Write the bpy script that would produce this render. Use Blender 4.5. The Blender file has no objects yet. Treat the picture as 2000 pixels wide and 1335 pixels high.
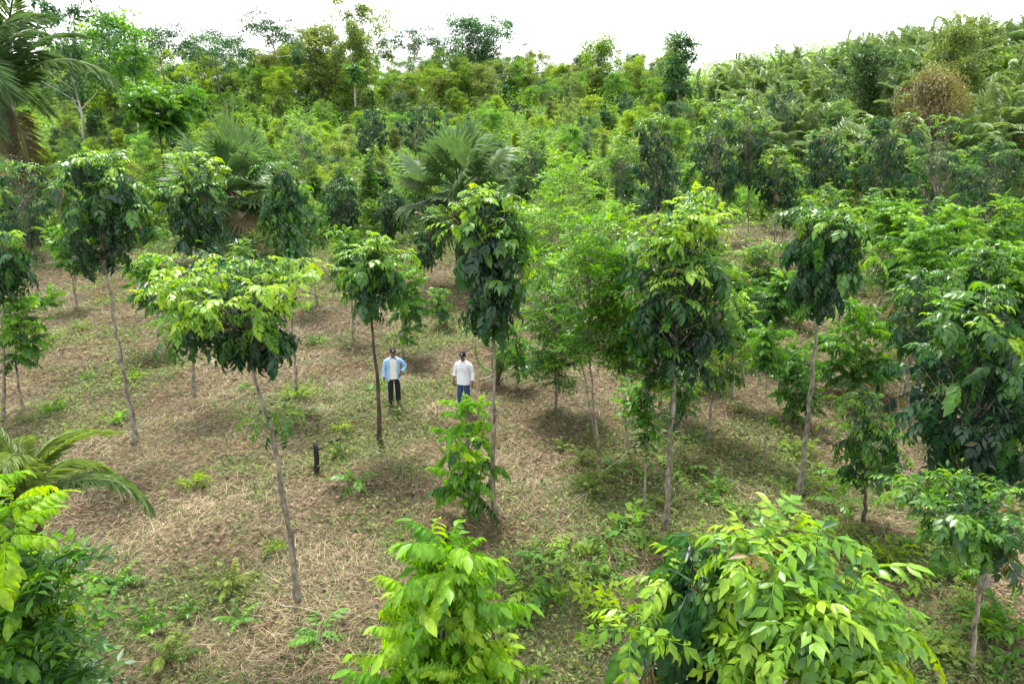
import bpy, math, random
import numpy as np
from mathutils import Matrix, Vector

# ------------------------------------------------------------------ camera, sky, sun, exposure
SC = bpy.context.scene
COL = SC.collection
CAM_Z, PITCH, F = 8.0, math.radians(18.0), 2000 * 24 / 36.0
cam_data = bpy.data.cameras.new('camera')
cam_data.lens, cam_data.sensor_width, cam_data.clip_end = 24, 36, 3000
cam = bpy.data.objects.new('camera', cam_data)
cam.location = (0, 0, CAM_Z)
cam.rotation_euler = (math.radians(90) - PITCH, 0, 0)
COL.objects.link(cam)
SC.camera = cam

SUN_EL, SUN_AZ = math.radians(63), math.radians(-16)      # sun stands beyond the plantation, slightly to the left
world = bpy.data.worlds.new('World')
SC.world = world
world.use_nodes = True
wn, wl = world.node_tree.nodes, world.node_tree.links
wn.clear()
w_out = wn.new('ShaderNodeOutputWorld')
w_bg = wn.new('ShaderNodeBackground')
w_sky = wn.new('ShaderNodeTexSky')
w_sky.sky_type = 'NISHITA'
w_sky.sun_disc = False
w_sky.sun_elevation = SUN_EL
w_sky.sun_rotation = SUN_AZ
w_sky.air_density, w_sky.dust_density, w_sky.ozone_density = 1.0, 3.0, 1.0
w_noise = wn.new('ShaderNodeTexNoise')
w_noise.inputs['Scale'].default_value = 2.6
w_noise.inputs['Detail'].default_value = 6
w_ramp = wn.new('ShaderNodeMapRange')
w_ramp.inputs['From Min'].default_value, w_ramp.inputs['From Max'].default_value = 0.30, 0.62
w_ramp.inputs['To Min'].default_value, w_ramp.inputs['To Max'].default_value = 0.45, 0.97
w_coord = wn.new('ShaderNodeTexCoord')
w_mix = wn.new('ShaderNodeMix')
w_mix.data_type = 'RGBA'
w_mix.inputs['B'].default_value = (7.6, 7.7, 7.8, 1)       # thin white cloud sheet over the whole sky
wl.new(w_coord.outputs['Generated'], w_noise.inputs['Vector'])
wl.new(w_noise.outputs['Fac'], w_ramp.inputs['Value'])
wl.new(w_ramp.outputs['Result'], w_mix.inputs['Factor'])
wl.new(w_sky.outputs['Color'], w_mix.inputs['A'])
wl.new(w_mix.outputs['Result'], w_bg.inputs['Color'])
w_bg.inputs['Strength'].default_value = 0.15
wl.new(w_bg.outputs['Background'], w_out.inputs['Surface'])

sun_data = bpy.data.lights.new('sun', 'SUN')
sun_data.energy, sun_data.angle, sun_data.color = 3.9, math.radians(11.0), (1.0, 0.95, 0.86)
sun = bpy.data.objects.new('sun', sun_data)
to_sun = Vector((math.cos(SUN_EL) * math.sin(SUN_AZ), math.cos(SUN_EL) * math.cos(SUN_AZ), math.sin(SUN_EL)))
sun.rotation_euler = to_sun.to_track_quat('Z', 'Y').to_euler()
sun.location = (0, 0, 60)
COL.objects.link(sun)

SC.view_settings.view_transform = 'Standard'
SC.view_settings.look = 'None'
SC.view_settings.exposure = 1.12
SC.view_settings.gamma = 1.0
SC.view_settings.use_curve_mapping = False
SC.render.engine = 'CYCLES'
SC.cycles.use_denoising = True
SC.cycles.denoiser = 'OPENIMAGEDENOISE'
SC.cycles.denoising_input_passes = 'RGB_ALBEDO_NORMAL'
SC.cycles.denoising_prefilter = 'ACCURATE'
SC.cycles.max_bounces = 6
SC.cycles.diffuse_bounces = 3
SC.cycles.glossy_bounces = 2
SC.cycles.transmission_bounces = 4
SC.cycles.sample_clamp_indirect = 4.0

# ------------------------------------------------------------------ helpers
RNG = np.random.default_rng(7)
random.seed(7)


def sstep(a, b, x):
    t = np.clip((np.asarray(x, float) - a) / (b - a), 0, 1)
    return t * t * (3 - 2 * t)


_tab = np.random.default_rng(3).random((256, 256))


def vnoise(x, y):
    x = np.asarray(x, float); y = np.asarray(y, float)
    xi = np.floor(x).astype(int); yi = np.floor(y).astype(int)
    fx = x - xi; fy = y - yi
    fx = fx * fx * (3 - 2 * fx); fy = fy * fy * (3 - 2 * fy)
    a = _tab[xi & 255, yi & 255]; b = _tab[(xi + 1) & 255, yi & 255]
    c = _tab[xi & 255, (yi + 1) & 255]; d = _tab[(xi + 1) & 255, (yi + 1) & 255]
    return (a * (1 - fx) + b * fx) * (1 - fy) + (c * (1 - fx) + d * fx) * fy


def terrain(x, y):
    x = np.asarray(x, float); y = np.asarray(y, float)
    z = 13.0 * np.clip((y - 40) / 90, 0, 1.0) ** 1.15 - 1.5 * sstep(-20, -80, x) * sstep(60, 120, y)
    z = z + 7.5 * sstep(14, 60, x) * sstep(44, 84, y) - 2.5 * sstep(12, 40, x) * sstep(84, 130, y)
    z = z - 8 * sstep(150, 320, y)
    z = z + 0.5 * (vnoise(x * 0.09 + 5, y * 0.09) - 0.5) + 0.22 * (vnoise(x * 0.5, y * 0.5 + 9) - 0.5)
    z = z + 0.13 * (vnoise(x * 1.7 + 3, y * 1.7) - 0.5)
    return z


def ray(u, v):
    a, b = (u - 1000) / F, -(v - 667.5) / F
    s, c = math.sin(PITCH), math.cos(PITCH)
    return np.array([a, c + b * s, -s + b * c])


_TS = np.concatenate([np.arange(3.0, 60, 0.04), np.arange(60, 260, 0.3)])


def ground(u, v):
    d = ray(u, v)
    p = np.array([0, 0, CAM_Z]) + d[None, :] * _TS[:, None]
    hit = np.nonzero(p[:, 2] <= terrain(p[:, 0], p[:, 1]))[0]
    k = hit[0] if len(hit) else len(_TS) - 1
    return np.array([p[k, 0], p[k, 1], float(terrain(p[k, 0], p[k, 1]))])


def pixel(x, y, z):
    s, c = math.sin(PITCH), math.cos(PITCH)
    dz = z - CAM_Z
    dep = y * c - dz * s
    return 1000 + F * x / dep, 667.5 - F * (y * s + dz * c) / dep


def at_y(u, v, y):
    d = ray(u, v)
    return np.array([0, 0, CAM_Z]) + d * (y / d[1])


def on_ground(x, y):
    return np.array([x, y, float(terrain(x, y))])


def depth_of(p):
    return p[1] * math.cos(PITCH) + (CAM_Z - p[2]) * math.sin(PITCH)


def mesh_np(name, V, tris=None, quads=None, age=None, mat=None, smooth=True):
    V = np.asarray(V, np.float32).reshape(-1, 3)
    tris = np.zeros((0, 3), int) if tris is None else np.asarray(tris, int).reshape(-1, 3)
    quads = np.zeros((0, 4), int) if quads is None else np.asarray(quads, int).reshape(-1, 4)
    me = bpy.data.meshes.new(name)
    me.vertices.add(len(V)); me.vertices.foreach_set('co', V.ravel())
    nl = tris.size + quads.size
    me.loops.add(nl)
    me.loops.foreach_set('vertex_index', np.concatenate([tris.ravel(), quads.ravel()]).astype(np.int32))
    me.polygons.add(len(tris) + len(quads))
    st = np.concatenate([np.arange(len(tris)) * 3, tris.size + np.arange(len(quads)) * 4]).astype(np.int32)
    me.polygons.foreach_set('loop_start', st)
    if smooth:
        me.polygons.foreach_set('use_smooth', np.ones(len(st), bool))
    if age is not None:
        at = me.attributes.new('age', 'FLOAT', 'POINT')
        at.data.foreach_set('value', np.asarray(age, np.float32).ravel())
    me.update(calc_edges=True)
    me.validate()
    if mat is not None:
        me.materials.append(mat)
    return me


class MB:
    """collects vertices, triangles, quads and a per-vertex age"""

    def __init__(self):
        self.v, self.t, self.q, self.a, self.n = [], [], [], [], 0

    def add(self, v, t=None, q=None, age=0.5):
        v = np.asarray(v, float).reshape(-1, 3)
        if t is not None and len(t):
            self.t.append(np.asarray(t, int).reshape(-1, 3) + self.n)
        if q is not None and len(q):
            self.q.append(np.asarray(q, int).reshape(-1, 4) + self.n)
        self.v.append(v)
        self.a.append(np.broadcast_to(np.asarray(age, float), (len(v),)))
        self.n += len(v)

    def tube(self, pts, rad, n=6, age=0.5, cap=True):
        pts = np.asarray(pts, float); k = len(pts)
        rad = np.broadcast_to(np.asarray(rad, float), (k,))
        tan = np.gradient(pts, axis=0)
        tan /= np.linalg.norm(tan, axis=1)[:, None] + 1e-9
        ref = np.array([1.0, 0, 0]) if abs(tan[0][0]) < 0.8 else np.array([0, 1.0, 0])
        an = np.arange(n) * 2 * math.pi / n
        vs = []
        for i in range(k):
            s = ref - tan[i] * ref.dot(tan[i]); s /= np.linalg.norm(s)
            b = np.cross(tan[i], s)
            vs.append(pts[i] + rad[i] * (np.cos(an)[:, None] * s + np.sin(an)[:, None] * b))
            ref = s
        v = np.concatenate(vs)
        q = [(i * n + j, i * n + (j + 1) % n, (i + 1) * n + (j + 1) % n, (i + 1) * n + j) for i in range(k - 1) for j in range(n)]
        t = []
        if cap:
            v = np.vstack([v, pts[-1]])
            t = [((k - 1) * n + j, (k - 1) * n + (j + 1) % n, k * n) for j in range(n)]
        self.add(v, t, q, age)

    def leaves(self, base, d, up, ln, wd, age, fold=0.18, droop=0.15):
        """many folded leaf blades at once"""
        base = np.asarray(base, float); d = np.asarray(d, float); up = np.asarray(up, float)
        n = len(base)
        d = d / (np.linalg.norm(d, axis=1)[:, None] + 1e-9)
        s = np.cross(up, d); s /= np.linalg.norm(s, axis=1)[:, None] + 1e-9
        nn = np.cross(d, s)
        ln = np.broadcast_to(ln, (n,))[:, None]; wd = np.broadcast_to(wd, (n,))[:, None]
        mid = base + d * ln * 0.48
        lift = nn * wd * fold
        L = mid + s * wd * 0.5 + lift
        R = mid - s * wd * 0.5 + lift
        tip = base + d * ln - np.array([0, 0, 1.0]) * ln * droop
        v = np.stack([base, L, tip, R], 1).reshape(-1, 3)
        o = np.arange(n)[:, None] * 4
        t = np.concatenate([o + np.array([[0, 2, 1]]), o + np.array([[0, 3, 2]])])
        self.add(v, t, None, np.repeat(np.broadcast_to(age, (n,)), 4))

    def instance(self, tv, tt, tq, ta, M, P, age):
        """stamp template many times: M (n,3,3), P (n,3), age (n,)"""
        n, m = len(P), len(tv)
        v = (np.einsum('nij,mj->nmi', M, tv) + P[:, None, :]).reshape(-1, 3)
        o = (np.arange(n) * m)[:, None, None]
        t = (np.asarray(tt, int).reshape(1, -1, 3) + o).reshape(-1, 3) if len(tt) else None
        q = (np.asarray(tq, int).reshape(1, -1, 4) + o).reshape(-1, 4) if len(tq) else None
        self.add(v, t, q, np.repeat(age, m) + np.tile(ta, n))

    def arrays(self):
        v = np.concatenate(self.v)
        t = np.concatenate(self.t) if self.t else np.zeros((0, 3), int)
        q = np.concatenate(self.q) if self.q else np.zeros((0, 4), int)
        return v, t, q, np.concatenate(self.a)

    def mesh(self, name, mat, smooth=True):
        v, t, q, a = self.arrays()
        return mesh_np(name, v, t, q, a, mat, smooth)


def obj(name, me, parent=None, loc=(0, 0, 0)):
    o = bpy.data.objects.new(name, me)
    o.location = loc
    if parent is not None:
        o.parent = parent
    COL.objects.link(o)
    return o


def tag(o, label=None, cat=None, group=None, kind=None):
    if label: o['label'] = label
    if cat: o['category'] = cat
    if group: o['group'] = group
    if kind: o['kind'] = kind
    return o


def thing(name, label, cat, loc, group=None):
    o = bpy.data.objects.new(name, None)
    o.empty_display_size = 0.3
    o.location = [float(c) for c in loc]
    COL.objects.link(o)
    return tag(o, label, cat, group)


# ------------------------------------------------------------------ materials
def new_mat(name):
    m = bpy.data.materials.new(name)
    m.use_nodes = True
    n = m.node_tree.nodes
    n.clear()
    return m, n, m.node_tree.links


def ramp_node(n, stops):
    r = n.new('ShaderNodeValToRGB')
    e = r.color_ramp.elements
    while len(e) < len(stops):
        e.new(0.5)
    for el, (p, c) in zip(e, stops):
        el.position = p
        el.color = (*c, 1)
    return r


def leaf_mat(name, stops, src='GEOMETRY', rough=0.42, transl=0.38, vary=0.0, spec=0.45, grain=9.0):
    m, n, l = new_mat(name)
    out = n.new('ShaderNodeOutputMaterial')
    at = n.new('ShaderNodeAttribute'); at.attribute_type = src; at.attribute_name = 'age'
    rp = ramp_node(n, stops)
    if src == 'OBJECT':       # leaf's own age plus the paler midrib stored on its mesh
        a2 = n.new('ShaderNodeAttribute'); a2.attribute_name = 'age'
        ad = n.new('ShaderNodeMath'); ad.operation = 'ADD'
        l.new(at.outputs['Fac'], ad.inputs[0]); l.new(a2.outputs['Fac'], ad.inputs[1]); l.new(ad.outputs['Value'], rp.inputs['Fac'])
    else:
        l.new(at.outputs['Fac'], rp.inputs['Fac'])
    hsv = n.new('ShaderNodeHueSaturation')
    l.new(rp.outputs['Color'], hsv.inputs['Color'])
    tc = n.new('ShaderNodeTexCoord')
    nz = n.new('ShaderNodeTexNoise'); nz.inputs['Scale'].default_value = grain; nz.inputs['Detail'].default_value = 3
    l.new(tc.outputs['Object'], nz.inputs['Vector'])
    oi = n.new('ShaderNodeObjectInfo')
    # value: fine blotches plus an individual shift per plant
    mv = n.new('ShaderNodeMapRange'); mv.inputs['To Min'].default_value = 0.72; mv.inputs['To Max'].default_value = 1.28
    mv.inputs['From Min'].default_value = 0.3; mv.inputs['From Max'].default_value = 0.7
    l.new(nz.outputs['Fac'], mv.inputs['Value'])
    mr = n.new('ShaderNodeMapRange'); mr.inputs['To Min'].default_value = 1 - vary; mr.inputs['To Max'].default_value = 1 + vary
    l.new(oi.outputs['Random'], mr.inputs['Value'])
    mu = n.new('ShaderNodeMath'); mu.operation = 'MULTIPLY'
    l.new(mv.outputs['Result'], mu.inputs[0]); l.new(mr.outputs['Result'], mu.inputs[1])
    l.new(mu.outputs['Value'], hsv.inputs['Value'])
    wh = n.new('ShaderNodeTexWhiteNoise'); wh.noise_dimensions = '1D'
    l.new(oi.outputs['Random'], wh.inputs['W'])
    hr = n.new('ShaderNodeMapRange'); hr.inputs['To Min'].default_value = 0.5 - 0.06 * vary; hr.inputs['To Max'].default_value = 0.5 + 0.06 * vary
    l.new(wh.outputs['Value'], hr.inputs['Value']); l.new(hr.outputs['Result'], hsv.inputs['Hue'])
    p = n.new('ShaderNodeBsdfPrincipled')
    p.inputs['Roughness'].default_value = rough
    p.inputs['Specular IOR Level'].default_value = spec
    l.new(hsv.outputs['Color'], p.inputs['Base Color'])
    tr = n.new('ShaderNodeBsdfTranslucent')
    th = n.new('ShaderNodeHueSaturation'); th.inputs['Hue'].default_value = 0.485
    th.inputs['Saturation'].default_value = 1.1; th.inputs['Value'].default_value = 1.9
    l.new(hsv.outputs['Color'], th.inputs['Color']); l.new(th.outputs['Color'], tr.inputs['Color'])
    mx = n.new('ShaderNodeMixShader'); mx.inputs['Fac'].default_value = transl
    l.new(p.outputs['BSDF'], mx.inputs[1]); l.new(tr.outputs['BSDF'], mx.inputs[2])
    l.new(mx.outputs['Shader'], out.inputs['Surface'])
    return m


def plain_mat(name, c1, c2, scale=8, rough=0.8, bump=0.3, stretch=(1, 1, 1), spec=0.3, detail=5):
    m, n, l = new_mat(name)
    out = n.new('ShaderNodeOutputMaterial')
    tc = n.new('ShaderNodeTexCoord'); mp = n.new('ShaderNodeMapping'); mp.inputs['Scale'].default_value = stretch
    l.new(tc.outputs['Object'], mp.inputs['Vector'])
    nz = n.new('ShaderNodeTexNoise'); nz.inputs['Scale'].default_value = scale; nz.inputs['Detail'].default_value = detail
    l.new(mp.outputs['Vector'], nz.inputs['Vector'])
    rp = ramp_node(n, [(0.32, c1), (0.68, c2)])
    l.new(nz.outputs['Fac'], rp.inputs['Fac'])
    p = n.new('ShaderNodeBsdfPrincipled'); p.inputs['Roughness'].default_value = rough; p.inputs['Specular IOR Level'].default_value = spec
    l.new(rp.outputs['Color'], p.inputs['Base Color'])
    b = n.new('ShaderNodeBump'); b.inputs['Strength'].default_value = bump; b.inputs['Distance'].default_value = 0.02
    l.new(nz.outputs['Fac'], b.inputs['Height']); l.new(b.outputs['Normal'], p.inputs['Normal'])
    l.new(p.outputs['BSDF'], out.inputs['Surface'])
    return m


G_TIMBER = [(0.0, (0.20, 0.115, 0.03)), (0.04, (0.14, 0.12, 0.03)), (0.06, (0.010, 0.036, 0.024)), (0.20, (0.022, 0.074, 0.028)), (0.45, (0.050, 0.140, 0.022)), (0.68, (0.105, 0.245, 0.020)), (0.88, (0.180, 0.340, 0.022)), (1.0, (0.25, 0.39, 0.03))]
G_FEATHER = [(0.0, (0.016, 0.060, 0.018)), (0.35, (0.048, 0.150, 0.014)), (0.65, (0.100, 0.265, 0.012)), (0.9, (0.175, 0.345, 0.016)), (1.0, (0.24, 0.39, 0.02))]
G_BUSH = [(0.0, (0.035, 0.094, 0.021)), (0.4, (0.094, 0.206, 0.028)), (0.75, (0.177, 0.325, 0.038)), (1.0, (0.271, 0.389, 0.065))]
G_DARK = [(0.0, (0.021, 0.059, 0.028)), (0.5, (0.050, 0.124, 0.040)), (1.0, (0.118, 0.212, 0.053))]
G_OLIVE = [(0.0, (0.053, 0.092, 0.024)), (0.5, (0.136, 0.206, 0.042)), (1.0, (0.271, 0.313, 0.077))]
G_LIME = [(0.0, (0.068, 0.142, 0.021)), (0.5, (0.158, 0.273, 0.025)), (1.0, (0.284, 0.367, 0.038))]
G_PALM = [(0.0, (0.16, 0.115, 0.070)), (0.16, (0.13, 0.12, 0.045)), (0.32, (0.040, 0.085, 0.030)), (0.7, (0.075, 0.145, 0.040)), (1.0, (0.14, 0.21, 0.035))]
G_RUST = [(0.0, (0.060, 0.055, 0.020)), (0.35, (0.155, 0.110, 0.034)), (0.6, (0.19, 0.15, 0.045)), (1.0, (0.17, 0.22, 0.05))]
G_WPALM = [(0.0, (0.16, 0.125, 0.085)), (0.16, (0.15, 0.14, 0.07)), (0.32, (0.050, 0.100, 0.036)), (0.7, (0.095, 0.175, 0.050)), (1.0, (0.17, 0.25, 0.07))]
MAT = dict(
    timber_o=leaf_mat('timber_leaf', G_TIMBER, 'OBJECT', rough=0.33, transl=0.38, spec=0.5),
    timber_g=leaf_mat('timber_foliage', G_TIMBER, 'GEOMETRY', rough=0.40, transl=0.38, spec=0.45),
    feather_o=leaf_mat('feather_leaf', G_FEATHER, 'OBJECT', rough=0.42, transl=0.42),
    feather_g=leaf_mat('feather_foliage', G_FEATHER, 'GEOMETRY', rough=0.42, transl=0.42),
    palm_o=leaf_mat('palm_leaf', G_PALM, 'OBJECT', rough=0.5, transl=0.32, spec=0.35),
    wpalm_o=leaf_mat('wild_palm_leaf', G_WPALM, 'OBJECT', rough=0.42, transl=0.3, spec=0.5),
    bush=leaf_mat('bush_foliage', G_BUSH, vary=0.3, rough=0.55, spec=0.3),
    dark=leaf_mat('dark_foliage', G_DARK, vary=0.25, rough=0.5, transl=0.3, spec=0.35),
    olive=leaf_mat('olive_foliage', G_OLIVE, vary=0.25, rough=0.55, spec=0.3),
    lime=leaf_mat('lime_foliage', G_LIME, vary=0.2, transl=0.45, rough=0.55, spec=0.3),
    rust=leaf_mat('rusty_vine_foliage', G_RUST, vary=0.1),
    bark=plain_mat('grey_bark', (0.075, 0.060, 0.045), (0.34, 0.30, 0.24), 13, 0.85, 0.7, (1, 1, 0.45)),
    bark_dark=plain_mat('dark_bark', (0.035, 0.027, 0.020), (0.11, 0.085, 0.06), 14, 0.9, 0.6, (1, 1, 0.3)),
    bark_pale=plain_mat('pale_bark', (0.26, 0.25, 0.21), (0.48, 0.46, 0.40), 10, 0.8, 0.3, (1, 1, 0.4)),
    palm_bark=plain_mat('palm_bark', (0.03, 0.024, 0.018), (0.11, 0.085, 0.055), 9, 0.9, 0.8, (1, 1, 3)),
    char=plain_mat('charred_wood', (0.006, 0.006, 0.008), (0.03, 0.028, 0.03), 12, 0.6, 0.8, (1, 1, 0.2)),
    stick=plain_mat('dry_stick', (0.20, 0.16, 0.12), (0.42, 0.36, 0.28), 12, 0.9, 0.3),
)

# ------------------------------------------------------------------ the ground
def field_mask(x, y):
    """1 where the cleared plantation floor shows, 0 in the regrowth"""
    edge = 47 + 5 * (vnoise(x * 0.08, y * 0.02 + 4) - 0.5) - 6 * sstep(8, -14, x) * sstep(-60, -16, x) + 6 * sstep(12, 30, x)
    return 1 - sstep(-5, 6, y - edge)


def weed_mask(x, y):
    m = vnoise(x * 0.32 + 11, y * 0.32) * 0.6 + vnoise(x * 0.9, y * 0.9 + 31) * 0.4
    return sstep(0.47, 0.72, m + 0.09 * sstep(0, 10, x))


def axis_values(lo, hi, fine_lo, fine_hi, step, grow):
    out = list(np.arange(fine_lo, fine_hi, step))
    s, p = step, fine_hi
    while p < hi:
        out.append(p); s *= grow; p += s
    out.append(hi)
    s, p = step, fine_lo - step
    pre = []
    while p > lo:
        pre.append(p); s *= grow; p -= s
    pre.append(lo)
    return np.array(pre[::-1] + out)


gx = axis_values(-900, 900, -26, 30, 0.30, 1.035)
gy = axis_values(-300, 1600, 2, 46, 0.30, 1.025)
XX, YY = np.meshgrid(gx, gy)
ZZ = terrain(XX, YY)
nx_, ny_ = len(gx), len(gy)
idx = np.arange(nx_ * ny_).reshape(ny_, nx_)
gq = np.stack([idx[:-1, :-1], idx[:-1, 1:], idx[1:, 1:], idx[1:, :-1]], -1).reshape(-1, 4)
GV = np.stack([XX, YY, ZZ], -1).reshape(-1, 3)
g_age = (1 - field_mask(XX, YY)) * 1.0


def ground_material():
    m, n, l = new_mat('cut_grass_soil')
    out = n.new('ShaderNodeOutputMaterial')
    tc = n.new('ShaderNodeTexCoord')

    def noise(scale, detail=5, vec=None, dist=0.0):
        z = n.new('ShaderNodeTexNoise'); z.inputs['Scale'].default_value = scale; z.inputs['Detail'].default_value = detail
        z.inputs['Distortion'].default_value = dist
        l.new(vec or tc.outputs['Object'], z.inputs['Vector'])
        return z
    fine = noise(9, 8, dist=0.6)
    r1 = ramp_node(n, [(0.30, (0.032, 0.026, 0.017)), (0.46, (0.080, 0.062, 0.040)), (0.60, (0.150, 0.115, 0.075)), (0.75, (0.235, 0.185, 0.125))])
    l.new(fine.outputs['Fac'], r1.inputs['Fac'])
    big = noise(0.8, 4)
    r2 = ramp_node(n, [(0.42, (0, 0, 0)), (0.62, (1, 1, 1))])
    l.new(big.outputs['Fac'], r2.inputs['Fac'])
    pk = n.new('ShaderNodeMix'); pk.data_type = 'RGBA'; pk.blend_type = 'MULTIPLY'
    pk.inputs['B'].default_value = (1.05, 0.86, 0.80, 1)
    l.new(r2.outputs['Color'], pk.inputs['Factor']); l.new(r1.outputs['Color'], pk.inputs['A'])
    # regrowth floor: green litter
    gr = ramp_node(n, [(0.35, (0.035, 0.050, 0.018)), (0.65, (0.085, 0.120, 0.035))])
    l.new(fine.outputs['Fac'], gr.inputs['Fac'])
    at = n.new('ShaderNodeAttribute'); at.attribute_name = 'age'
    mx = n.new('ShaderNodeMix'); mx.data_type = 'RGBA'
    l.new(at.outputs['Fac'], mx.inputs['Factor']); l.new(pk.outputs['Result'], mx.inputs['A']); l.new(gr.outputs['Color'], mx.inputs['B'])
    p = n.new('ShaderNodeBsdfPrincipled'); p.inputs['Roughness'].default_value = 0.95; p.inputs['Specular IOR Level'].default_value = 0.15
    l.new(mx.outputs['Result'], p.inputs['Base Color'])
    b = n.new('ShaderNodeBump'); b.inputs['Strength'].default_value = 0.9; b.inputs['Distance'].default_value = 0.06
    l.new(fine.outputs['Fac'], b.inputs['Height']); l.new(b.outputs['Normal'], p.inputs['Normal'])
    l.new(p.outputs['BSDF'], out.inputs['Surface'])
    return m


tag(obj('ground', mesh_np('ground', GV, None, gq, g_age, ground_material())), kind='structure')

# cut straw, denser towards the viewer where single stalks can be seen
G_STRAW = [(0.0, (0.030, 0.024, 0.014)), (0.25, (0.098, 0.076, 0.044)), (0.5, (0.225, 0.175, 0.104)), (0.75, (0.47, 0.385, 0.25)), (0.86, (0.105, 0.140, 0.038)), (1.0, (0.060, 0.115, 0.026))]
MAT['straw'] = leaf_mat('dry_straw', G_STRAW, rough=0.7, transl=0.15, spec=0.2)


def sample_field(n, y0, y1, power, rng, side=0.80):
    """points in the viewed wedge with density ~ y**-power"""
    uu = rng.random(n); k = 2 - power
    y = ((y0 ** k) + uu * (y1 ** k - y0 ** k)) ** (1 / k)
    x = (rng.random(n) * 2 - 1) * (y * side + 1.5)
    return x, y


def straw_bed(n, seed):
    r = np.random.default_rng(seed)
    x, y = sample_field(n, 4.5, 58, 1.25, r)
    clump = vnoise(x * 0.7 + 40, y * 0.7)
    keep = (field_mask(x, y) > r.random(n) * 0.9) & (r.random(n) < 0.62 + 0.6 * clump)
    x, y, clump = x[keep], y[keep], clump[keep]; n = len(x)
    flow = vnoise(x * 0.45, y * 0.45 + 70) * 9.0
    az = flow + r.normal(0, 1.1, n)
    el = np.abs(r.normal(0.06, 0.22, n)) + (r.random(n) < 0.12) * r.random(n) * 0.9
    ln = (0.10 + 0.34 * r.random(n) ** 2.2) * (1 + 0.012 * y)
    wd = (0.003 + 0.005 * r.random(n)) * (0.6 + 0.055 * y)
    z = terrain(x, y) + 0.005 + 0.06 * r.random(n) * clump
    B = np.stack([x, y, z], 1)
    D = np.stack([np.cos(az) * np.cos(el), np.sin(az) * np.cos(el), np.sin(el)], 1)
    S = np.stack([-np.sin(az), np.cos(az), r.normal(0, 0.25, n)], 1)
    bend = r.normal(0, 0.12, n)[:, None] * S * ln[:, None] - np.array([0, 0, 1]) * (ln * (0.3 * el))[:, None]
    hw = S * wd[:, None] * 0.5
    m = B + D * ln[:, None] * 0.55 + bend * 0.5
    e = B + D * ln[:, None] + bend
    m[:, 2] = np.maximum(m[:, 2], terrain(m[:, 0], m[:, 1]) + 0.008)
    e[:, 2] = np.maximum(e[:, 2], terrain(e[:, 0], e[:, 1]) + 0.004)
    V = np.stack([B - hw, B + hw, m - hw * 0.9, m + hw * 0.9, e], 1).reshape(-1, 3)
    o = (np.arange(n) * 5)[:, None]
    Q = o + np.array([[0, 1, 3, 2]]); T = o + np.array([[2, 3, 4]])
    tone = vnoise(x * 0.55 + 90, y * 0.55 + 7)
    age = np.clip(0.08 + 0.95 * (0.25 + 0.75 * tone) * r.random(n) ** 0.8 + r.normal(0, 0.15, n), 0, 0.76)
    green = r.random(n) < 0.22 + 0.5 * weed_mask(x, y)
    age = np.where(green, 0.86 + 0.14 * r.random(n), age)
    return mesh_np('cut_straw', V, T, Q, np.repeat(age, 5), MAT['straw'])


tag(obj('cut_straw', straw_bed(600000, 21)), 'dry cut grass and straw strewn over the plantation floor', 'straw', kind='stuff')


def herb_layer(n, seed):
    r = np.random.default_rng(seed)
    x, y = sample_field(n, 4.5, 60, 1.1, r)
    keep = (field_mask(x, y) > 0.2) & (r.random(n) < 0.14 + 0.86 * weed_mask(x, y))
    x, y = x[keep], y[keep]; n = len(x)
    hgt = (0.02 + 0.22 * r.random(n) ** 2) * (0.5 + vnoise(x * 1.3 + 5, y * 1.3))
    B = np.stack([x, y, terrain(x, y) + hgt], 1)
    az = r.random(n) * 6.283; el = r.normal(0.15, 0.4, n)
    D = np.stack([np.cos(az) * np.cos(el), np.sin(az) * np.cos(el), np.sin(el)], 1)
    up = np.stack([r.normal(0, .35, n), r.normal(0, .35, n), np.ones(n)], 1)
    mb = MB()
    ln = (0.045 + 0.08 * r.random(n)) * (0.75 + 0.03 * y)
    mb.leaves(B, D, up, ln, ln * (0.28 + 0.3 * r.random(n)), np.clip(r.normal(0.45, 0.25, n), 0, 1))
    return mb.mesh('low_weeds', MAT['olive'])


tag(obj('low_weeds', herb_layer(230000, 22)), 'low green weeds creeping through the cut straw', 'weeds', kind='stuff')


def litter(n, seed):
    r = np.random.default_rng(seed)
    x, y = sample_field(n, 4.5, 50, 1.2, r)
    keep = (field_mask(x, y) > 0.4) & (r.random(n) < sstep(0.42, 0.7, vnoise(x * 0.4 + 60, y * 0.4 + 8)) * 0.9 + 0.08)
    x, y = x[keep], y[keep]; n = len(x)
    B = np.stack([x, y, terrain(x, y) + 0.015 + 0.04 * r.random(n)], 1)
    az = r.random(n) * 6.283
    D = np.stack([np.cos(az), np.sin(az), r.normal(0, .3, n)], 1)
    up = np.stack([r.normal(0, .5, n), r.normal(0, .5, n), np.ones(n)], 1)
    mb = MB(); ln = (0.06 + 0.08 * r.random(n)) * (0.8 + 0.02 * y)
    mb.leaves(B, D, up, ln, ln * 0.4, r.random(n) * 0.6, droop=0.0)
    return mb.mesh('fallen_leaves', MAT['litter'])


MAT['litter'] = leaf_mat('fallen_leaf', [(0.0, (0.10, 0.055, 0.035)), (0.4, (0.24, 0.15, 0.10)), (0.8, (0.36, 0.26, 0.19)), (1.0, (0.45, 0.36, 0.27))], rough=0.7, transl=0.1, spec=0.25)
tag(obj('fallen_leaves', litter(45000, 23)), 'brown fallen leaves scattered between the tree rows', 'leaf litter', kind='stuff')


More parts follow.
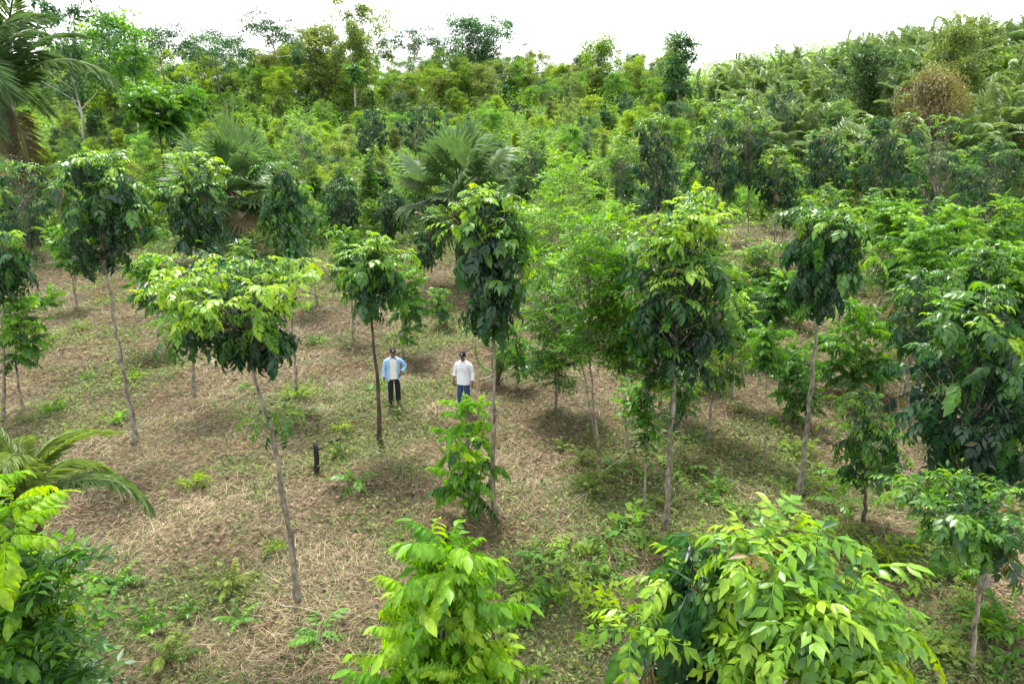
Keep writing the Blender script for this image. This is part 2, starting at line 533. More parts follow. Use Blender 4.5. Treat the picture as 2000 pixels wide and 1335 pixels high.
def undergrowth(n, seed):
    r = np.random.default_rng(seed)
    x, y = sample_field(n, 36, 150, 1.0, r, 0.86)
    keep = field_mask(x, y) < 0.75 * r.random(n)
    x, y = x[keep], y[keep]; n = len(x)
    top = 0.25 + (1.5 + 3.0 * sstep(85, 115, y)) * vnoise(x * 0.35 + 2, y * 0.35) * sstep(0.9, 0.2, field_mask(x, y))
    hgt = top * r.random(n) ** 0.7
    B = np.stack([x, y, terrain(x, y) + hgt], 1)
    az = r.random(n) * 6.283; el = r.normal(0.1, 0.5, n)
    D = np.stack([np.cos(az) * np.cos(el), np.sin(az) * np.cos(el), np.sin(el)], 1)
    up = np.stack([r.normal(0, .5, n), r.normal(-.2, .5, n), np.ones(n)], 1)
    mb = MB(); ln = (0.22 + 0.22 * r.random(n)) * (0.6 + 0.008 * y)
    tone = vnoise(x * 0.12 + 77, y * 0.12)
    mb.leaves(B, D, up, ln, ln * 0.42, np.clip(0.15 + 0.7 * tone + r.normal(0, 0.16, n), 0, 1))
    return mb.mesh('undergrowth', MAT['bush'])


tag(obj('undergrowth', undergrowth(210000, 24)), 'tangled green undergrowth covering the slope behind the plantation', 'undergrowth', kind='stuff')

# ------------------------------------------------------------------ leaf shapes
_st = [(.12, .23, .03), (.36, .45, .07), (.64, .42, .03), (.86, .21, -.05)]
LEAF_FINE_V = np.array([[0, 0, 0]] + [p for x, w, z in _st for p in ([x, w, z + .02], [x, 0, z - .05], [x, -w, z + .02])] + [[1, 0, -.17]], float)
LEAF_FINE_T = np.array([[0, 2, 1], [0, 3, 2], [10, 11, 13], [11, 12, 13]])
LEAF_FINE_Q = np.array([q for k in (1, 4, 7) for q in ([k, k + 1, k + 4, k + 3], [k + 1, k + 2, k + 5, k + 4])])
LEAF_FINE_A = np.array([.12] + [0, .12, 0] * 4 + [0.02])
LEAF_LOW_V = np.array([[0, 0, 0], [.45, .46, .06], [1, 0, -.12], [.45, -.46, .06]], float)
LEAF_LOW_T = np.array([[0, 2, 1], [0, 3, 2]])


def basis(d, up):
    d = d / np.linalg.norm(d)
    y = np.cross(up, d); y /= np.linalg.norm(y) + 1e-9
    return np.stack([d, y, np.cross(d, y)], 1)


def put_leaflet(mb, pos, d, up, ln, wd, fine, age=0.0):
    k_ = abs(math.sin(float(np.sum(pos)) * 91.7 + ln * 57))          # each leaflet curls and widens differently
    M = basis(np.asarray(d, float), np.asarray(up, float)) * np.array([[ln, wd * (0.78 + 0.44 * k_), ln * (0.3 + 2.0 * (1 - k_))]])
    if fine:
        mb.add(LEAF_FINE_V @ M.T + pos, LEAF_FINE_T, LEAF_FINE_Q, age + LEAF_FINE_A)
    else:
        mb.add(LEAF_LOW_V @ M.T + pos, LEAF_LOW_T, None, age)


def pinnate(pairs, ll, lw, lift, sag, hang, fine, seed, start=0.25, forward=0.55, terminal=True):
    """compound leaf of unit length along +X, arching up then down"""
    r = np.random.default_rng(seed)
    mb = MB()
    k = 7
    t = np.linspace(0, 1, k)
    ang = lift - sag * t
    P = np.zeros((k, 3))
    for i in range(1, k):
        a = (ang[i] + ang[i - 1]) / 2
        P[i] = P[i - 1] + np.array([math.cos(a), 0, math.sin(a)]) / (k - 1)
    P[:, 1] = 0.06 * np.sin(t * 2.5) * r.normal()
    mb.tube(P[::2] if not fine else P, np.linspace(0.012, 0.004, len(P[::2] if not fine else P)), 3, 0.0, False)
    for i in range(pairs):
        s = start + (0.98 - start) * i / max(1, pairs - 1)
        p = np.array([np.interp(s, t, P[:, j]) for j in range(3)])
        a = np.interp(s, t, ang)
        T = np.array([math.cos(a), 0, math.sin(a)]); N = np.array([-math.sin(a), 0, math.cos(a)])
        size = 1 - 0.35 * abs(s - 0.6) / 0.4
        for side in (1, -1):
            h = hang * (0.7 + 0.6 * r.random())
            d = np.array([0, side, 0]) * 0.8 + T * (forward + 0.12 * r.normal()) - np.array([0, 0, 1]) * h + N * 0.05 * r.normal()
            put_leaflet(mb, p, d, N + np.array([0, side * 0.25 * r.normal(), 0]) + T * 0.2 * r.normal(), ll * size * (0.85 + 0.3 * r.random()), lw * size, fine, r.normal(0, 0.05))
    if terminal:
        a = ang[-1]
        put_leaflet(mb, P[-1], np.array([math.cos(a), 0.1 * r.normal(), math.sin(a) - hang * 0.4]), [-math.sin(a), 0, math.cos(a)], ll, lw, fine)
    return mb


def sprig(seed, n=11, ll=0.34, lw=0.13, fine=False):
    """leafy twig with simple alternate leaves"""
    r = np.random.default_rng(seed); mb = MB()
    P = np.stack([np.linspace(0, 1, 5), 0.08 * np.sin(np.linspace(0, 3, 5)), 0.25 * np.linspace(0, 1, 5) ** 0.8 - 0.35 * np.linspace(0, 1, 5) ** 2], 1)
    mb.tube(P, np.linspace(0.016, 0.005, 5), 3, 0.0, False)
    for i in range(n):
        s = 0.15 + 0.85 * i / (n - 1)
        p = np.array([np.interp(s, np.linspace(0, 1, 5), P[:, j]) for j in range(3)])
        side = 1 if i % 2 else -1
        d = np.array([0.55 + 0.2 * r.normal(), side * (0.8 if i < n - 1 else 0.1), -0.15 + 0.3 * r.normal()])
        put_leaflet(mb, p, d, [0.3 * r.normal(), 0.3 * r.normal(), 1], ll * (0.8 + 0.4 * r.random()), lw, fine, r.normal(0, 0.08))
    return mb


LEAFSET = {
    'timber': [pinnate(4 + i % 2, 0.40, 0.165, 0.5 - 0.15 * i, 1.25, 0.55, True, 40 + i) for i in range(4)],
    'hang': [pinnate(4 + i % 2, 0.46, 0.19, 0.30, 1.5, 1.5, True, 50 + i) for i in range(4)],
    'feather': [pinnate(11 + i, 0.33, 0.125, 0.55 - 0.1 * i, 1.1, 1.0, False, 60 + i, 0.10, 0.30) for i in range(4)],
    'comb': [pinnate(8 + i % 2, 0.40, 0.17, 0.5 - 0.12 * i, 1.0, 1.5, True, 80 + i, 0.12, 0.22) for i in range(4)],
    'sprig': [sprig(70 + i) for i in range(4)],
}
LEAFSET_LOW = {
    'timber': [pinnate(4, 0.42, 0.18, 0.5 - 0.15 * i, 1.25, 0.55, False, 40 + i) for i in range(3)],
    'hang': [pinnate(4, 0.48, 0.21, 0.30, 1.5, 1.5, False, 50 + i) for i in range(3)],
    'feather': [pinnate(8, 0.34, 0.15, 0.45 - 0.1 * i, 1.0, 1.0, False, 60 + i, 0.15, 0.35) for i in range(3)],
    'comb': [pinnate(8, 0.40, 0.18, 0.5 - 0.12 * i, 1.0, 1.5, False, 80 + i, 0.12, 0.22) for i in range(3)],
    'sprig': [sprig(70 + i, 8, 0.40, 0.17) for i in range(3)],
}
LEAFMESH = {}
for kind_, lst in LEAFSET.items():
    LEAFMESH[kind_] = [mb.mesh('leaf_' + kind_, MAT['feather_o' if kind_ in ('feather', 'sprig', 'comb') else 'timber_o']) for mb in lst]
LEAFARR_LOW = {k: [mb.arrays() for mb in lst] for k, lst in LEAFSET_LOW.items()}
PROFILE = {
    'oval': lambda h: np.sqrt(np.clip(np.sin(math.pi * (0.08 + 0.86 * h)), 0, 1)),
    'column': lambda h: 0.62 + 0.38 * np.sin(math.pi * (0.1 + 0.8 * h)),
    'top': lambda h: 0.35 + 0.65 * np.sin(math.pi * np.clip(0.05 + 0.75 * h, 0, 1)) ** 0.7,
    'umbrella': lambda h: np.clip(0.25 + 1.0 * h, 0, 1) * (1 - 0.35 * sstep(0.85, 1, h)),
    'cone': lambda h: 1.0 - 0.86 * h,
    'dome': lambda h: np.sqrt(np.clip(1 - (h * 0.97) ** 2, 0, 1)),
}


def rot_axes(az, el, roll):
    """columns: leaf axis, side, normal"""
    ca, sa, ce, se = math.cos(az), math.sin(az), math.cos(el), math.sin(el)
    X = np.array([ca * ce, sa * ce, se]); Y = np.array([-sa, ca, 0.0]); Z = np.cross(X, Y)
    cr, sr = math.cos(roll), math.sin(roll)
    return np.stack([X, Y * cr + Z * sr, Z * cr - Y * sr], 1)


N_LEAF_OBJ = 0


def plant(name, label, cat, base, top, cb, width, species='timber', shape='oval', n_tips=28, per_tip=9, leaf=0.5, young=0.75,
          lime=0.85, mature=0.18, bend=None, trunk_r=0.05, near=True, seed=1, bark='bark', group=None, hang_low=True, stems=1, inner=0.8, suckers=None, cap=300, mat_far=None, taper=0.25, trunk_to=0.72):
    """one tree: base/top/cb are world points (trunk foot, crown top, crown bottom), width the crown's diameter in metres"""
    global N_LEAF_OBJ
    r = np.random.default_rng(seed)
    if species == 'timber':
        n_tips, leaf, mature = int(n_tips * 1.35), leaf * 0.86, mature + 0.04
    base = np.asarray(base, float)
    root = thing(name, label, cat, base, group)
    top = np.asarray(top, float) - base; cb = np.asarray(cb, float) - base
    tk = MB()
    # trunk line: foot -> bends -> crown bottom -> near the crown top
    pts = [np.zeros(3) + [0, 0, -0.15]] + [np.asarray(b, float) - base for b in (bend or [])] + [cb, cb + (top - cb) * trunk_to]
    ctrl = np.array(pts); dist = np.concatenate([[0], np.cumsum(np.linalg.norm(np.diff(ctrl, axis=0), axis=1))])
    ss = np.linspace(0, dist[-1], 16)
    line = np.stack([np.interp(ss, dist, ctrl[:, j]) for j in range(3)], 1)
    for _ in range(2):
        line[1:-1] = (line[:-2] + 2 * line[1:-1] + line[2:]) / 4
    wob = r.normal(0, 0.014 * max(1, np.linalg.norm(top) / 5), line.shape); wob[0] = 0; wob[:, 2] = 0
    line = line + wob
    fr = np.linspace(0, 1, 16)
    rad = trunk_r * (1.0 - (1 - taper) * fr) * (1 + 0.06 * r.normal(size=16)); rad[0] *= 1.9; rad[1] *= 1.2
    tk.tube(line, rad, 8)
    for s in range(stems - 1):
        off = np.stack([np.linspace(0, r.normal(0, 0.35 * width / 2), 16), np.linspace(0, r.normal(0, 0.35 * width / 2), 16), np.zeros(16)], 1)
        tk.tube(line * [1, 1, 0.95] + off, rad * 0.75, 6)
    # shoots
    prof = PROFILE[shape]
    hs = (np.arange(n_tips) + r.random(n_tips)) / n_tips
    w = prof(np.linspace(0, 1, 50)) + 0.15
    cdf = np.cumsum(w) / np.sum(w)
    hs = np.interp(hs, cdf, np.linspace(0, 1, 50))
    r.shuffle(hs)
    lp, lM, la, lk = [], [], [], []
    axis = top - cb

    def whorl(tip, out_az, h, rr, k, age_tip):
        for j in range(k):
            az = out_az + (j - (k - 1) / 2) * 2 * math.pi / k * (0.95 if rr > 0.35 else 1.0) + r.normal(0, 0.35)
            hanging = hang_low and age_tip < 0.38
            el = r.normal(-0.35, 0.35) if hanging else r.normal(0.30 if h > 0.6 else 0.05, 0.35)
            sc = leaf * (0.55 + 0.75 * r.random()) * (0.85 if age_tip > 0.6 else 1.08)
            lp.append(tip - np.array([0, 0, 1]) * 0.12 * leaf * j / k + r.normal(0, 0.05 * leaf, 3))
            lM.append(rot_axes(az, el, r.normal(0, 0.25)) * sc)
            la.append(float(np.clip(age_tip + r.normal(0, 0.10), 0.07, 1)) if r.random() > 0.025 else 0.05 * r.random())
            lk.append('hang' if (species == 'timber' and hanging and r.random() < 0.7) else species)

    for i, h in enumerate(hs):
        az = i * 2.39996 + r.normal(0, 0.3)
        rr = math.sqrt(0.12 + 0.88 * r.random())
        R = width / 2 * float(prof(h)) * rr
        tip = cb + axis * h + np.array([math.cos(az) * R, math.sin(az) * R, r.normal(0, 0.03) * np.linalg.norm(axis)])
        s0 = max(0.0, min(0.85, h - 0.12 - 0.35 * R / (np.linalg.norm(axis) + 1e-6)))
        p0 = cb + (line[-1] - cb) * s0
        mid = (p0 + tip) / 2 + np.array([0, 0, -0.06 * R])
        tk.tube([p0, mid, tip], [trunk_r * 0.26, trunk_r * 0.18, trunk_r * 0.09], 4, cap=False)
        f_ = float(sstep(young - 0.22, young + 0.22, h + r.normal(0, 0.13) + (0.08 if rr > 0.85 else -0.04)))
        a = mature + (lime - mature) * f_ + r.normal(0, 0.07) + (0.2 if r.random() < 0.14 else 0)
        a = max(0.07, a)
        whorl(tip, az, h, rr, per_tip, a)
    for (p, k, a) in (suckers or []):
        p = np.asarray(p, float) - base
        whorl(p, r.random() * 6, 0.3, 0.2, k, a)
    trunk = obj('trunk', tk.mesh('trunk', MAT[bark]), root)
    lp = np.array(lp); la = np.array(la)
    n = len(lp)
    cr = MB()
    sp_g = mat_far or MAT['feather_g' if species in ('feather', 'sprig', 'comb') else 'timber_g']
    order = r.permutation(n)
    n_obj = min(cap, n) if near else 0
    chosen, rest = order[:n_obj], order[n_obj:]
    if inner > 0:
        # inner leaves and leaf stalks too small to pick apart
        m = int(n * 3 * inner)
        c = lp[r.integers(0, n, m)] * 1.0
        ctr = cb + axis * 0.5
        c = c + (np.array([ctr[0], ctr[1], 0]) - c * [1, 1, 0]) * (0.25 + 0.35 * r.random((m, 1))) * np.array([1, 1, 0]) + r.normal(0, 0.10 * width, (m, 3)) * [1, 1, .6]
        az = r.random(m) * 6.283
        D = np.stack([np.cos(az), np.sin(az), r.normal(-0.5, 0.4, m)], 1)
        cr.leaves(c, D, np.stack([r.normal(0, .4, m), r.normal(0, .4, m), np.ones(m)], 1), leaf * 0.36 * (0.7 + 0.5 * r.random(m)), leaf * 0.15, np.clip(mature + r.normal(0, 0.12, m), 0.07, 1))
    for kind in set(lk):
        for vi, (tv, tt, tq, ta) in enumerate(LEAFARR_LOW[kind]):
            sel = [j for j in rest if lk[j] == kind and j % len(LEAFARR_LOW[kind]) == vi]
            if sel:
                cr.instance(tv, tt, tq, ta * 0.4, np.array([lM[j] for j in sel]), lp[sel], la[sel])
    crown = obj('crown', cr.mesh('crown', sp_g), root)
    crown['kind'] = 'stuff'
    for j in chosen:
        meshes = LEAFMESH[lk[j]]
        o = bpy.data.objects.new('leaf', meshes[int(j) % len(meshes)])
        o.parent = crown
        M4 = Matrix([[*lM[j][0], lp[j][0]], [*lM[j][1], lp[j][1]], [*lM[j][2], lp[j][2]], [0, 0, 0, 1]])
        o.matrix_local = M4
        o['age'] = float(la[j])
        COL.objects.link(o)
        N_LEAF_OBJ += 1
    return root


def tree_px(name, label, base, top, cb, w, cx=None, cxb=None, bend=(), depth_y=None, cat='tree', suckers=(), **kw):
    """a tree read off the photograph: foot pixel, crown top/bottom rows, crown width in pixels; all turned into metres at the foot's distance"""
    if depth_y is None:
        P = ground(*base)
    else:
        q = at_y(base[0], base[1], depth_y)
        P = on_ground(q[0], depth_y)
    y = P[1]
    cx = base[0] if cx is None else cx
    cxb = cx if cxb is None else cxb
    T = at_y(cx, top, y); B = at_y(cxb, cb, y)
    C = (T + B) / 2
    lf = kw.get('leaf', 0.5) * (0.86 if kw.get('species', 'timber') == 'timber' else 0.8)
    W = w / F * depth_of(C)
    W = max(0.45 * W, W - 1.0 * lf)            # shoots stand inside the outline that their leaves reach
    if kw.get('hang_low', True):
        B = B + (T - B) * min(0.3, 0.45 * lf / np.linalg.norm(T - B))
    bd = [at_y(u, v, y) for u, v in bend]
    sk = [(at_y(u, v, y), k, a) for u, v, k, a in suckers]
    return plant(name, label, cat, P, T, B, W, bend=bd, suckers=sk, **kw)

# ------------------------------------------------------------------ where things stand, in words
LANDMARKS = [((40, 130), 'the dark feather palm'), ((255, 150), 'the tiered pale-stemmed tree'), ((312, 215), 'the flat-layered feathery tree'), ((435, 330), 'the left fan palm'), ((528, 70), 'the umbrella-crowned skyline tree'),
             ((590, 280), 'the lime bushy tree'), ((697, 50), 'the thin-crowned skyline tree'), ((692, 160), 'the thin pale-stemmed tree'), ((725, 255), 'the grey-sheened dark tree'), ((822, 250), 'the purplish dark tree'), ((918, 60), 'the rounded skyline tree'),
             ((925, 320), 'the centre fan palm'), ((1040, 310), 'the fresh green round tree'), ((1120, 380), 'the slender clump top'), ((1175, 95), 'the bright green skyline tree'), ((1282, 310), 'the tall drooping dark tree'), ((1328, 115), 'the dark column-shaped tree'),
             ((1425, 280), 'the broad lime-topped pair'), ((1530, 215), 'the dark under-palm tree'), ((1612, 310), 'the dark glossy tree'), ((1725, 300), 'the thin dark sparse tree'), ((1815, 160), 'the rusty vine mound'), ((1830, 330), 'the yellowish-topped dark tree'), ((1945, 350), 'the dense right-edge tree'),
             ((190, 400), 'the dark pale-topped tree'), ((45, 390), 'the pale-topped left-edge tree'), ((668, 400), 'the pear-shaped dark tree'), ((1880, 75), 'the olive hilltop tree'), ((1985, 60), 'the top right corner'), ((1960, 180), 'the right-hand hillside'), ((1640, 110), 'the palm hill middle'), ((1500, 120), 'the palm hill foot')]
GROUND_MARKS = [((775, 740), 'the man in blue'), ((907, 730), 'the man in white'), ((622, 895), 'the charred stump'), ((580, 1165), 'the flat-crowned tree trunk'), ((265, 858), 'the leaning bare trunk'), ((1300, 1030), 'the lime-topped tree trunk'), ((1560, 955), 'the pale leaning trunk'), ((1555, 750), 'the cassava bush'),
                ((1688, 1020), 'the small bright-topped tree'), ((1903, 1310), 'the bent bare trunk'), ((1170, 880), 'the slender clump'), ((963, 1015), 'the columnar tree foot'), ((868, 1150), 'the feathery cone tree'), ((1500, 1150), 'the large lime crown'), ((100, 950), 'the young palm'), ((60, 1200), 'the glossy shrub'), ((42, 790), 'the bright fine-leaved tree'),
                ((375, 765), 'the trunk beneath the flat crown'), ((1430, 780), 'the short-trunk feathery tree'), ((682, 515), 'the pear-shaped tree'), ((1768, 775), 'the stout pale trunk'), ((890, 540), 'the centre fan palm foot')]


def where(x, y, z, marks=LANDMARKS):
    u, v = pixel(x, y, z)
    (mu, mv), w = min(marks, key=lambda m: (m[0][0] - u) ** 2 + (m[0][1] - v) ** 2)
    dx, dy = u - mu, v - mv
    dist = math.hypot(dx, dy)
    hor = '' if abs(dx) < 0.41 * dist else ('left' if dx < 0 else 'right')
    ver = '' if abs(dy) < 0.41 * dist else ('above' if dy < 0 else 'below')
    rel = (ver + (' and ' if ver and hor else '') + (hor + ' of' if hor else '')).strip()
    return ('right ' if False else ('close by, ' if dist < 45 else ('' if dist < 110 else 'well '))) + rel + ' ' + w



# ------------------------------------------------------------------ the planted trees
TT, TF, TS = 'timber_tree', 'feathery_tree', 'slender_tree'
ROWS = 'young trees planted in rows on the cleared ground'
# in front of the camera, feet below the picture
tree_px(TT, 'large lime-leaved young tree whose crown fills the lower right corner', (1560, 1335), 1060, 1600, 540, cx=1560, cxb=1600, depth_y=4.9, shape='dome', n_tips=95, per_tip=8, leaf=0.54, young=0.05, lime=0.76, mature=0.40, trunk_r=0.05, seed=101, bark='bark_dark', group=ROWS, inner=0.4, hang_low=False, suckers=[(1700, 1210, 7, 0.85), (1760, 1240, 7, 0.9), (1430, 1090, 6, 0.8), (1245, 1210, 6, 0.85), (1230, 1230, 5, 0.8)])
tree_px(TT, 'dark-leaved tree half hidden behind the left side of the large lime crown', (1340, 1335), 1075, 1560, 300, cx=1350, cxb=1360, depth_y=5.3, shape='dome', n_tips=34, per_tip=8, leaf=0.52, young=0.93, lime=0.6, mature=0.12, trunk_r=0.05, seed=1011, bark='bark_dark', group=ROWS, inner=0.5)
tree_px(TF, 'bright green feathery cone-shaped tree at the bottom centre of the picture', (860, 1335), 1062, 1480, 430, cx=868, cxb=862, depth_y=4.9, species='comb', shape='cone', n_tips=74, per_tip=6, leaf=0.46, young=0.15, lime=0.80, mature=0.50, trunk_r=0.035, seed=102, hang_low=False, group=ROWS, inner=0.2)
tree_px(TF, 'bright feathery tree cut by the left edge above a glossy shrub', (-30, 1335), 925, 1260, 230, cx=-20, cxb=-20, depth_y=5.2, species='comb', shape='oval', n_tips=9, per_tip=7, leaf=0.48, young=0.2, lime=0.80, mature=0.45, trunk_r=0.04, seed=103, hang_low=False, group=ROWS, inner=0.3)
tree_px('leafy_shrub', 'glossy broad-leaved shrub with pale shoot tips in the lower left corner', (40, 1335), 1085, 1420, 290, cx=55, cxb=40, depth_y=5.2, species='sprig', shape='dome', n_tips=46, per_tip=6, leaf=0.36, young=0.8, lime=0.66, mature=0.24, trunk_r=0.03, seed=104, cat='shrub', hang_low=False, bark='bark_dark')
# first row
tree_px(TT, 'wide flat-crowned tree on a crooked grey trunk with leafy side shoots', (582, 1170), 508, 700, 400, cx=440, cxb=484, bend=[(540, 860), (520, 800), (500, 755)], shape='umbrella', n_tips=64, per_tip=8, leaf=0.39, young=0.45, lime=0.84, mature=0.14, trunk_r=0.062, seed=105, group=ROWS,
        suckers=[(510, 812, 4, 0.52), (550, 806, 4, 0.55), (552, 832, 3, 0.2)])
tree_px(TT, 'tall lime-topped tree with dark hanging leaves, behind the large lime-leaved young tree', (1300, 1035), 395, 715, 225, cx=1335, cxb=1318, shape='top', n_tips=68, per_tip=8, leaf=0.44, young=0.58, lime=0.84, mature=0.08, trunk_r=0.066, seed=106, group=ROWS)
tree_px(TT, 'columnar dark-leaved tree rising behind the man in the white shirt', (963, 1018), 372, 632, 150, cx=962, cxb=964, shape='top', n_tips=40, per_tip=7, leaf=0.46, young=0.76, lime=0.74, mature=0.10, trunk_r=0.055, seed=107, group=ROWS, suckers=[(1050, 520, 6, 0.72), (1040, 545, 6, 0.6), (925, 632, 3, 0.78), (1035, 500, 5, 0.75), (880, 440, 6, 0.75)])
tree_px(TF, 'small feathery sapling standing right in front of the man in white', (912, 1010), 785, 965, 140, cx=915, species='comb', shape='oval', n_tips=24, per_tip=6, leaf=0.38, young=0.35, lime=0.70, mature=0.34, trunk_r=0.03, seed=108, hang_low=False, group=ROWS, inner=0.2)
tree_px(TT, 'round-crowned tree with a vine-darkened trunk beside the man in the blue shirt', (742, 867), 465, 600, 150, cx=738, cxb=722, bend=[(738, 740), (727, 660)], shape='oval', n_tips=24, per_tip=8, leaf=0.46, young=0.62, lime=0.78, mature=0.22, trunk_r=0.062, seed=109, group=ROWS, suckers=[(665, 525, 5, 0.9), (672, 535, 5, 0.8), (800, 500, 5, 0.6)], bark='bark_dark')
tree_px(TT, 'dark tree with pale top and long bare leaning trunk over the open ground', (267, 862), 305, 520, 180, cx=190, cxb=205, bend=[(248, 760), (225, 640)], shape='top', n_tips=36, per_tip=8, leaf=0.48, young=0.80, lime=0.66, mature=0.07, trunk_r=0.064, seed=110, group=ROWS)
tree_px(TT, 'dark glossy tree on a pale trunk leaning over the cassava bush', (1562, 962), 405, 605, 150, cx=1622, cxb=1598, bend=[(1575, 860), (1590, 700)], shape='top', n_tips=32, per_tip=8, leaf=0.46, young=0.9, lime=0.6, mature=0.08, trunk_r=0.064, seed=111, group=ROWS, suckers=[(1690, 490, 6, 0.72), (1705, 500, 6, 0.7), (1650, 515, 5, 0.75)])
tree_px(TT, 'small bright-topped tree in front of the large dark tree', (1688, 1025), 765, 950, 165, cx=1690, cxb=1692, shape='oval', n_tips=19, per_tip=7, leaf=0.44, young=0.55, lime=0.72, mature=0.22, trunk_r=0.045, seed=112, group=ROWS, bark='bark_dark')
tree_px(TT, 'large dark-leaved tree with drooping foliage crowding the right edge', (1935, 1160), 590, 960, 240, cx=1905, cxb=1905, shape='oval', n_tips=44, per_tip=8, leaf=0.50, young=0.86, lime=0.55, mature=0.08, trunk_r=0.06, seed=113, group=ROWS, suckers=[(1900, 610, 6, 0.6)])
tree_px(TT, 'low spreading tree on a bent bare trunk near the lower right edge', (1902, 1318), 950, 1065, 310, cx=1865, cxb=1922, bend=[(1905, 1200), (1922, 1100)], shape='umbrella', n_tips=22, per_tip=7, leaf=0.42, young=0.9, lime=0.6, mature=0.32, trunk_r=0.045, seed=114, group=ROWS, hang_low=False, bark='bark')
# second row
tree_px(TF, 'bright fine-leaved tree at the left edge above bare straw', (44, 800), 580, 695, 135, cx=55, cxb=28, species='feather', shape='umbrella', n_tips=18, per_tip=7, leaf=0.50, young=0.2, lime=0.55, mature=0.3, trunk_r=0.045, seed=115, hang_low=False, group=ROWS)
tree_px(TT, 'dark tree half cut off by the left edge, beside the bright fine-leaved tree', (6, 812), 455, 575, 120, cx=5, shape='oval', n_tips=18, per_tip=7, leaf=0.46, young=0.85, lime=0.6, mature=0.14, trunk_r=0.05, seed=116, group=ROWS)
tree_px(TT, 'lime-topped tree in front of the fan palm standing behind the flat crown', (375, 768), 305, 480, 125, cx=382, shape='top', n_tips=26, per_tip=8, leaf=0.48, young=0.66, lime=0.76, mature=0.08, trunk_r=0.05, seed=117, group=ROWS)
tree_px(TT, 'narrow dark tree half covering the right side of the flat-crowned tree palm', (582, 772), 315, 500, 100, cx=548, cxb=558, shape='column', n_tips=24, per_tip=8, leaf=0.44, young=0.95, lime=0.5, mature=0.22, trunk_r=0.05, seed=118, group=ROWS)
tree_px(TF, 'fresh green feathery sapling just behind the man in blue', (785, 700), 515, 650, 100, cx=805, cxb=788, species='feather', shape='oval', n_tips=16, per_tip=7, leaf=0.50, young=0.4, lime=0.50, mature=0.3, trunk_r=0.035, seed=119, hang_low=False, group=ROWS)
tree_px(TF, 'small feathery tree with short trunk between tall lime tree and cassava bush', (1430, 782), 535, 660, 95, cx=1440, cxb=1432, species='feather', shape='oval', n_tips=18, per_tip=7, leaf=0.46, young=0.7, lime=0.5, mature=0.16, trunk_r=0.045, seed=120, hang_low=False, group=ROWS)
tree_px(TF, 'spreading feathery tree with tiered fronds beyond the small bright-topped tree', (1660, 778), 590, 745, 165, cx=1672, species='feather', shape='dome', n_tips=22, per_tip=7, leaf=0.60, young=0.2, lime=0.52, mature=0.3, trunk_r=0.045, seed=121, hang_low=False, group=ROWS)
tree_px(TF, 'feathery tree on a stout pale trunk leaning towards the large dark tree', (1768, 780), 440, 560, 120, cx=1808, cxb=1800, bend=[(1785, 640)], species='feather', shape='umbrella', n_tips=16, per_tip=7, leaf=0.58, young=0.2, lime=0.56, mature=0.3, trunk_r=0.07, seed=122, hang_low=False, group=ROWS)
tree_px(TF, 'bright feathery tree at the right edge above the large dark tree', (1950, 760), 480, 620, 190, cx=1940, species='feather', shape='umbrella', n_tips=22, per_tip=7, leaf=0.60, young=0.2, lime=0.60, mature=0.3, trunk_r=0.05, seed=123, hang_low=False, group=ROWS)
# slender small-leaved clump in the middle
for k, (lab, b, t, c, w, cx, col) in enumerate([
        ('airy small-leaved tree with bright tips left in the slender clump', (1172, 885), 420, 690, 170, 1150, 0.62),
        ('airy small-leaved tree on the thin dark stem of the slender clump', (1230, 890), 480, 720, 130, 1215, 0.5),
        ('low airy tree of the slender clump, beside the columnar dark tree', (1085, 800), 500, 740, 150, 1085, 0.45),
        ('yellow-green small-leaved tree rising at the back of the slender clump', (1130, 640), 290, 520, 170, 1120, 0.72),
        ('bright small-leaved tree between the columnar tree and the slender clump', (1065, 620), 350, 520, 130, 1065, 0.66),
        ('small-leaved yellow-green tree directly behind the tall lime-topped tree', (1215, 660), 395, 560, 130, 1205, 0.68),
        ('thin grey-stemmed tree leaning at the foot of the slender clump', (1258, 1022), 700, 860, 70, 1262, 0.4)]):
    tree_px(TS, lab, b, t, c, w, cx=cx, species='sprig', shape='oval', n_tips=95 if k < 6 else 22, per_tip=5, leaf=0.34, young=0.4, lime=col + 0.06, mature=col - 0.14, trunk_r=0.032, seed=130 + k, hang_low=False, group='slender small-leaved trees in the middle of the plantation', inner=0.8, near=k < 2, stems=2, cap=220)
